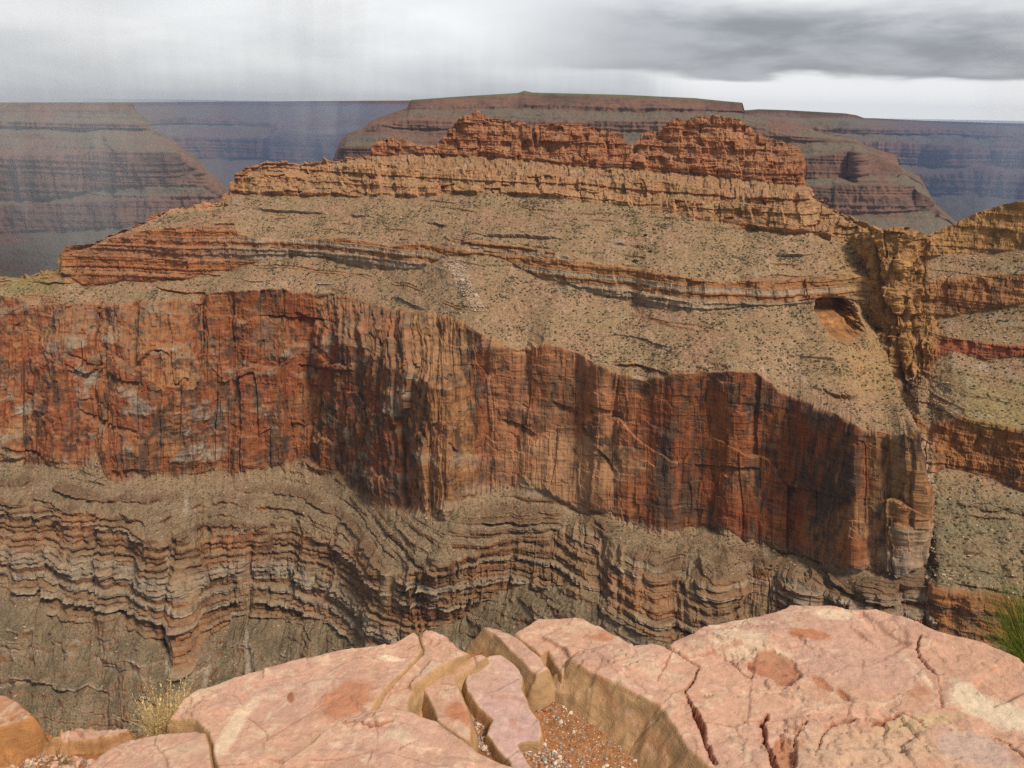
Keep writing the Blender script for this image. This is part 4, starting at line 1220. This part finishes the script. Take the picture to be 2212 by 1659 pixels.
GRP = None
rock('rock_slab', 'broad pink slab with a cream streak and a pointed left tip over the drop', 'rock slab',
     [(364, 1546), (388, 1514), (438, 1486), (505, 1464), (607, 1437), (674, 1420), (717, 1411), (759, 1402), (815, 1398), (849, 1388), (893, 1364), (905, 1375), (912, 1405), (898, 1425), (874, 1448), (835, 1489), (808, 1528), (790, 1560),
      (720, 1580), (660, 1660), (650, 1760), (470, 1760), (468, 1655), (458, 1606), (449, 1582), (420, 1556)], 0.105, (0.02, -0.03), seed=3, rnd=0.007, lump=0.02, flake=0.004,
     cracks=[([(700, 1640), (735, 1600), (800, 1560)], 3, 0.006), ([(878, 1404), (905, 1392)], 3, .01)], flakes=[(420, 1520, 70, 30, .010), (780, 1400, 120, 25, .006)],
     stains=[(500, 1580, 80, 20, -58, CREAM, .9), (545, 1520, 30, 12, -50, CREAM, .6), (845, 1424, 36, 8, 8, CREAM * 1.1, .95), (628, 1506, 9, 13, 0, RUST * .7, .9), (750, 1510, 75, 42, -25, RUST, .75), (700, 1400, 200, 18, -8, CREAM * .9, .35), (430, 1500, 80, 20, -30, CREAM * .9, .5)])
rock('rock_slab', 'flat wedge of tan stone between the broad slab and the small upright block', 'rock slab',
     [(914, 1412), (905, 1372), (921, 1361), (957, 1368), (970, 1379), (992, 1398), (1016, 1410), (985, 1426), (950, 1446), (908, 1476), (897, 1480), (886, 1504), (884, 1540), (806, 1540), (838, 1490), (878, 1447)], 0.092, (0.0, 0.02), seed=7, rnd=0.012, lump=0.008,
     flake=0.004, base=PINK * .97, stains=[(930, 1450, 40, 12, -20, (0.45, 0.36, 0.26), .6), (850, 1512, 30, 10, -30, CREAM * .9, .4)], flakes=[(940, 1380, 50, 20, .008)])
rock('rock_slab', 'low wide pink slab at the bottom with a lifted flake on its upper edge', 'rock slab',
     [(738, 1554), (770, 1541), (808, 1531), (886, 1538), (942, 1558), (979, 1582), (1016, 1609), (1070, 1636), (1150, 1668), (1200, 1760), (560, 1760), (592, 1664), (660, 1612), (690, 1582)], 0.125, (0.0, -0.03), seed=11, rnd=0.007, lump=0.012, flake=0.003,
     cracks=[([(742, 1556), (790, 1567), (822, 1573), (845, 1562)], 4, .014), ([(860, 1622), (885, 1607)], 2, .004)], flakes=[(790, 1555, 70, 16, .012)],
     stains=[(660, 1600, 60, 30, -35, (.55, .38, .24), .8), (850, 1590, 40, 12, -20, CREAM * .85, .5)])
rock('stone_block', 'small upright pink block with a tan left face beside the pebble filled crack', 'stone block',
     [(903, 1476), (923, 1457), (955, 1440), (986, 1428), (1011, 1416), (1040, 1411), (1053, 1418), (1033, 1434), (1000, 1450), (982, 1462), (992, 1482), (1006, 1518), (1018, 1560), (1016, 1608), (979, 1584), (944, 1562), (937, 1525), (922, 1500)], 0.07, (0.02, 0.0), seed=13, rnd=0.006,
     steep=2.4, lump=0.008, flake=0.004, stains=[(990, 1540, 40, 24, 40, RUST, .8), (1000, 1580, 30, 14, 50, CREAM * .9, .5), (960, 1500, 20, 8, 40, CREAM * .9, .4)])
rock('rock_slab', 'thin lilac pink slab with scalloped edges beside the gravel strip', 'rock slab',
     [(1006, 1450), (1055, 1417), (1082, 1413), (1104, 1428), (1134, 1455), (1131, 1470), (1129, 1494), (1148, 1528), (1165, 1553), (1173, 1582), (1165, 1599), (1138, 1600), (1121, 1604), (1131, 1626), (1151, 1660), (1185, 1720), (1120, 1720), (1100, 1645), (1070, 1612), (1050, 1582), (1055, 1567), (1064, 1553),
      (1033, 1526), (1009, 1494), (1004, 1474)], 0.042, (-0.02, 0.0), seed=17, rnd=0.008, steep=4, lump=0.005, flake=0.0012, edge=.005, base=np.array([.50, .315, .27]), stains=[(1040, 1440, 40, 14, -35, CREAM * .85, .4), (1060, 1480, 60, 30, 50, (.46, .27, .20), .5)])
rock('stone_block', 'wedge shaped block lying across with a dark tan face towards the left', 'stone block',
     [(1040, 1357), (1053, 1353), (1082, 1357), (1107, 1369), (1140, 1394), (1168, 1416), (1187, 1447), (1158, 1461), (1143, 1446), (1110, 1412), (1084, 1388), (1067, 1369), (1050, 1364)], 0.075, (0.03, -0.05), seed=19, rnd=0.010, steep=1.6, lump=0.006, flake=0.003, side=TAN * .85, bottom=-.05)
rock('boulder', 'rounded pink rock on the brink behind the wedge shaped block', 'boulder',
     [(1109, 1369), (1141, 1348), (1160, 1335), (1226, 1333), (1257, 1336), (1279, 1348), (1309, 1361), (1348, 1383), (1372, 1396), (1330, 1404), (1290, 1404), (1250, 1414), (1225, 1440), (1215, 1458), (1196, 1430), (1183, 1404), (1168, 1414), (1140, 1392)], 0.068, (0.0, 0.0), seed=23, rnd=0.010, steep=2.5, lump=0.02,
     flake=0.005, stains=[(1290, 1375, 60, 14, 12, RUST, .7), (1255, 1362, 50, 16, 10, CREAM * .9, .5)])
rock('boulder', 'largest pink boulder with deep cracks, a brown hollow and a sloping tan side', 'boulder',
     [(1226, 1430), (1236, 1416), (1250, 1406), (1289, 1398), (1324, 1393), (1368, 1395), (1409, 1391), (1440, 1400), (1458, 1389), (1493, 1375), (1502, 1366), (1529, 1347), (1583, 1337), (1642, 1329), (1694, 1317), (1702, 1309), (1748, 1308), (1792, 1309), (1841, 1314), (1890, 1317), (1957, 1339), (2025, 1370), (2069, 1380),
      (2123, 1390), (2172, 1412), (2212, 1430), (2330, 1500), (2420, 1640), (2420, 1800), (1700, 1800), (1600, 1718), (1536, 1658), (1485, 1619), (1460, 1577), (1424, 1525), (1362, 1492), (1309, 1466), (1262, 1446)], 0.085, (0.07, -0.02), bottom=-0.12, seed=29, rnd=0.010, steep=1.25,
     lump=0.02, flake=0.006, res=0.0034,
     cracks=[([(1509, 1441), (1495, 1474), (1480, 1496), (1488, 1518)], 5, .03), ([(1488, 1518), (1507, 1545), (1517, 1572), (1527, 1609), (1547, 1648)], 11, .05), ([(1657, 1540), (1646, 1562), (1650, 1597), (1664, 1634), (1690, 1680)], 10, .05),
             ([(1985, 1380), (1979, 1401), (2001, 1435), (2020, 1462)], 6, .018), ([(2023, 1465), (2030, 1499), (2032, 1528)], 5, .008), ([(1440, 1400), (1480, 1425), (1510, 1438)], 4, .012), ([(1520, 1502), (1540, 1500)], 4, .015), ([(1560, 1410), (1600, 1450), (1625, 1462)], 3, .008),
             ([(2140, 1590), (2180, 1610), (2212, 1640)], 5, .015), ([(1880, 1560), (1950, 1545), (1990, 1555)], 4, .012), ([(1760, 1640), (1775, 1590), (1800, 1560), (1840, 1550)], 4, .014), ([(1720, 1650), (1715, 1600), (1740, 1560)], 4, .014), ([(1420, 1470), (1440, 1430), (1455, 1405)], 2.5, .006)],
     pits=[(1675, 1440, 62, 34, 15, .011), (1695, 1630, 22, 42, -20, .018), (1775, 1480, 30, 9, 30, .008), (1820, 1500, 20, 7, 40, .008)],
     flakes=[(1830, 1600, 190, 70, .014), (1620, 1400, 120, 50, .009), (1330, 1420, 100, 30, .010), (1720, 1480, 90, 40, .008)],
     stains=[(1600, 1390, 70, 34, 10, CREAM * .95, .75), (1800, 1330, 60, 12, 8, CREAM, .85), (1748, 1373, 52, 13, 10, RUST, .9), (1975, 1445, 70, 10, 45, CREAM * 1.05, .9), (2140, 1530, 130, 38, 25, np.array([.62, .50, .36]), .85), (1880, 1620, 190, 60, 0, np.array([.50, .34, .22]), .55),
             (1660, 1415, 60, 20, 5, CREAM, .6), (1880, 1440, 150, 60, 10, MAUVE, .7), (2130, 1440, 110, 60, 20, PINK * .97, .7), (2100, 1620, 100, 40, 20, (.46, .33, .28), .7), (1400, 1440, 90, 20, 20, CREAM * .9, .45), (1990, 1560, 110, 20, -8, (.50, .36, .2), .6)])
rock('rock_slab', 'pink slab at the lower left split from the broad slab by a dark crack', 'rock slab',
     [(190, 1655), (215, 1630), (255, 1606), (300, 1590), (350, 1583), (425, 1575), (446, 1584), (452, 1612), (460, 1656), (462, 1760), (60, 1760), (150, 1680)], 0.095, (0.0, 0.0), seed=31, rnd=0.008, lump=0.012, flake=0.004, flakes=[(260, 1610, 60, 20, .006)], stains=[(400, 1620, 60, 20, -10, CREAM * .85, .4)])
rock('boulder', 'orange boulder on the brink at the far left with cracks across its side', 'boulder',
     [(-120, 1520), (-40, 1503), (0, 1500), (20, 1502), (42, 1516), (57, 1530), (75, 1549), (66, 1556), (30, 1566), (0, 1574), (-60, 1590), (-140, 1600)], 0.105, (0.0, -0.02), bottom=-.1, seed=37, rnd=0.016, steep=3.2, lump=0.02, flake=0.008, base=np.array([.44, .22, .11]), side=np.array([.40, .185, .07]),
     cracks=[([(-20, 1570), (20, 1552), (52, 1540)], 2.5, .01)])
rock('rock_ledge', 'low crumbly ledge of broken stone behind the gravelly dirt at the left', 'rock ledge',
     [(72, 1616), (110, 1596), (152, 1582), (205, 1579), (245, 1580), (279, 1580), (280, 1588), (240, 1598), (200, 1606), (150, 1606), (100, 1610)], 0.022, (0, 0), bottom=-.15, seed=41, rnd=0.006, steep=3, lump=0.03, flake=0.03, base=np.array([.45, .26, .16]), side=np.array([.42, .22, .10]))

# ------------------------------------------------------------------ pebbles and gravel in the hollows
def inside_px(poly, n, rng):
    p = np.array(poly, float)
    out = []
    while sum(len(q) for q in out) < n:
        u = rng.uniform(p[:, 0].min(), p[:, 0].max(), n * 3); v = rng.uniform(p[:, 1].min(), p[:, 1].max(), n * 3)
        k = signed_dist(u, v, p) > 0
        out.append(np.stack([u[k], v[k]], -1))
    return np.concatenate(out)[:n]


DIRT = [(1143, 1450), (1187, 1447), (1212, 1466), (1243, 1506), (1289, 1558), (1328, 1600), (1387, 1640), (1440, 1690), (1150, 1690), (1121, 1606), (1165, 1601), (1175, 1582), (1167, 1553), (1133, 1475)]
STRIP = [(1006, 1498), (1030, 1530), (1060, 1556), (1048, 1584), (1068, 1614), (1130, 1660), (1120, 1668), (1060, 1632), (1020, 1606), (1020, 1560), (1010, 1518)]
NOOK = [(896, 1482), (910, 1478), (922, 1510), (912, 1545), (886, 1540), (888, 1505)]
LEFTD = [(-60, 1625), (60, 1612), (150, 1628), (205, 1640), (150, 1690), (-60, 1690)]
PEB_MESH = []
for q in range(7):
    bm = bmesh.new()
    for p_ in rng.normal(size=(26, 3)):
        p_ = p_ / np.linalg.norm(p_) * np.array([1.15, .95, .7]) * (0.8 + .35 * rng.rand())
        bm.verts.new(p_)
    bmesh.ops.convex_hull(bm, input=bm.verts)
    bmesh.ops.delete(bm, geom=[v for v in bm.verts if not v.link_faces], context='VERTS')
    me = bpy.data.meshes.new('pebble')
    bm.to_mesh(me); bm.free()
    PEB_MESH.append(me)
PEB = [(plain_material('pale_pebble', (0.62, 0.50, 0.40), .12, 90), 'small pale pebble lying on the orange dirt between the slabs', 'pale pebbles on the dirt'),
       (plain_material('rusty_pebble', (0.36, 0.17, 0.09), .2, 90), 'small rusty brown pebble on the orange dirt between the slabs', 'rusty pebbles on the dirt'),
       (plain_material('grey_pebble', (0.30, 0.27, 0.25), .2, 90), 'small grey pebble on the orange dirt between the slabs', 'grey pebbles on the dirt'),
       (plain_material('pink_chip', (0.48, 0.29, 0.20), .2, 60), 'pinkish stone chip in the gravelly dirt beside the orange boulder', 'stone chips in the dirt at the left')]
PM = [[m.copy() for m in PEB_MESH] for _ in PEB]
for k in range(4):
    for m in PM[k]:
        m.materials.append(PEB[k][0])


def pebbles(poly, n, lo, hi, kinds):
    for (u, v) in inside_px(poly, n, rng):
        g = px_plane(np.array(u), np.array(v), 0.004)
        r = lo + (hi - lo) * rng.rand() ** 2.5
        k = kinds[rng.randint(len(kinds))]
        o = bpy.data.objects.new('pebble', PM[k][rng.randint(7)])
        o.scale = (r, r, r * .9)
        o.rotation_euler = (rng.uniform(-.4, .4), rng.uniform(-.4, .4), rng.rand() * 6.28)
        o.location = (g[0], g[1], float(ground_z(np.array(g[0]), np.array(g[1]))) + r * .35)
        link(o)
        tag(o, PEB[k][1], 'pebble', PEB[k][2])


pebbles(DIRT, 120, .0028, .0075, (0, 1, 1, 2))
pebbles([(1130, 1610), (1175, 1605), (1225, 1640), (1250, 1690), (1150, 1690)], 45, .004, .009, (0, 0, 0, 1, 2))
pebbles(STRIP, 50, .004, .008, (0, 0, 1, 2))
pebbles(LEFTD, 70, .005, .017, (3,))
GC, GS, GK = [], [], []
for poly, n, lo, hi in ((DIRT, 4500, .0008, .0026), ([(1130, 1610), (1175, 1605), (1225, 1640), (1250, 1690), (1150, 1690)], 900, .0015, .0045), (STRIP, 1100, .0015, .0045), (NOOK, 350, .0015, .0045), (LEFTD, 1800, .0015, .006),
                        ([(900, 1424), (908, 1424), (815, 1536), (806, 1532), (838, 1488), (876, 1446)], 260, .0012, .004)):
    uv = inside_px(poly, n, rng)
    g = px_plane(uv[:, 0], uv[:, 1], 0.004)
    s_ = lo + (hi - lo) * rng.rand(n) ** 2.2
    g[:, 2] = ground_z(g[:, 0], g[:, 1]) - s_ * .1
    GC.append(g); GS.append(s_)
    t = rng.rand(n, 1)
    GK.append(np.where(t < .35, np.array([[.50, .38, .28]]), np.where(t < .75, np.array([[.30, .13, .06]]), np.array([[.24, .20, .18]]))) * (.6 + .7 * rng.rand(n, 1)))
C, S, K = np.concatenate(GC), np.concatenate(GS), np.concatenate(GK)
gravel = link(scatter_mesh('gravel', C, S, .6 + .5 * rng.rand(len(C)), M_STONE, K, rng, .4))
tag(gravel, kind='stuff')


# ------------------------------------------------------------------ plants on the rim
def blades(n, base_r, lo, hi, lean, curl, width, rng, bias=(0, 0), seg=5, heads=0.0, cols=((.40, .30, .14), (.55, .44, .24))):
    V, F, K = [], [], []
    for i in range(n):
        a = rng.rand() * 6.283
        L = lo + (hi - lo) * rng.rand()
        d = np.array([math.cos(a) * lean * rng.rand() + bias[0] + rng.normal() * .08, math.sin(a) * lean * rng.rand() + bias[1] + rng.normal() * .08, 1.0])
        d /= np.linalg.norm(d)
        p = np.array([math.cos(a), math.sin(a), 0]) * base_r * math.sqrt(rng.rand())
        side = np.cross(d, rng.normal(size=3)); side /= np.linalg.norm(side)
        cv = rng.normal(size=3) * curl; cv[2] -= curl * .6
        c = lerp(np.array(cols[0]), np.array(cols[1]), rng.rand()) * (.8 + .4 * rng.rand())
        b0 = len(V)
        for j in range(seg + 1):
            t = j / seg
            w = width * (1 - .85 * t)
            q = p + d * L * t + cv * L * t * t
            V += [q - side * w, q + side * w]; K += [c, c]
            if j:
                e = b0 + 2 * j
                F.append((e - 2, e - 1, e + 1, e))
        if rng.rand() < heads:                # seed head: a few short spikes along the tip
            for h in range(7):
                t = .72 + .28 * rng.rand()
                q = p + d * L * t + cv * L * t * t
                w_ = rng.normal(size=3) * .0012
                u_ = d * .004 + rng.normal(size=3) * .0015
                e = len(V)
                V += [q - w_ * .3, q + w_ * .3, q + u_ + w_, q + u_ - w_ * .2]; K += [c * 1.1] * 4
                F.append((e, e + 1, e + 2, e + 3))
    return np.array(V), np.array(F), np.array(K)


M_PLANT = attr_material('plant_stems', .8)


def plant(name, label, cat, u, v, z, n, *args, group=None, depth=None, **kw):
    V, F, K = blades(n, *args, rng, **kw)
    o = link(raw_mesh(name, V, F, M_PLANT, True, K))
    g = px_plane(np.array(float(u)), np.array(float(v)), z)
    o.location = g
    tag(o, label, cat, group)
    return o


plant('grass_tuft', 'dry straw coloured grass tuft on the brink beside the tip of the broad slab', 'grass tuft', 362, 1592, -.02, 900, .035, .05, .155, .75, .15, .0006, heads=.45, bias=(.15, .05), cols=((.46, .32, .13), (.66, .50, .25)))
plant('green_shrub', 'wispy green shrub with thin stems at the right beyond the largest boulder', 'shrub', 2300, 1478, -.04, 2600, .13, .12, .34, .8, .14, .0011, bias=(-.22, 0), heads=0, cols=((.05, .085, .012), (.22, .25, .04)))
for (u, v, n, hh, lab) in ((126, 1640, 16, .05, 'tallest green sprout in front of the crumbly ledge'), (140, 1652, 40, .018, 'low bright green weed at the edge of the lower left slab'), (16, 1628, 26, .03, 'green weed under the orange boulder'),
                           (62, 1640, 30, .022, 'straggly weed in the middle of the gravelly dirt'), (96, 1652, 26, .02, 'pale dry weed near the bottom of the gravelly dirt'), (-8, 1570, 8, .09, 'thin dry stalk standing behind the orange boulder')):
    plant('small_weed', lab, 'weed', u, v, .0, n, .010, hh * .5, hh, .7, .3, .0009, group='small weeds in the gravelly dirt', cols=((.12, .13, .03), (.30, .22, .09)))
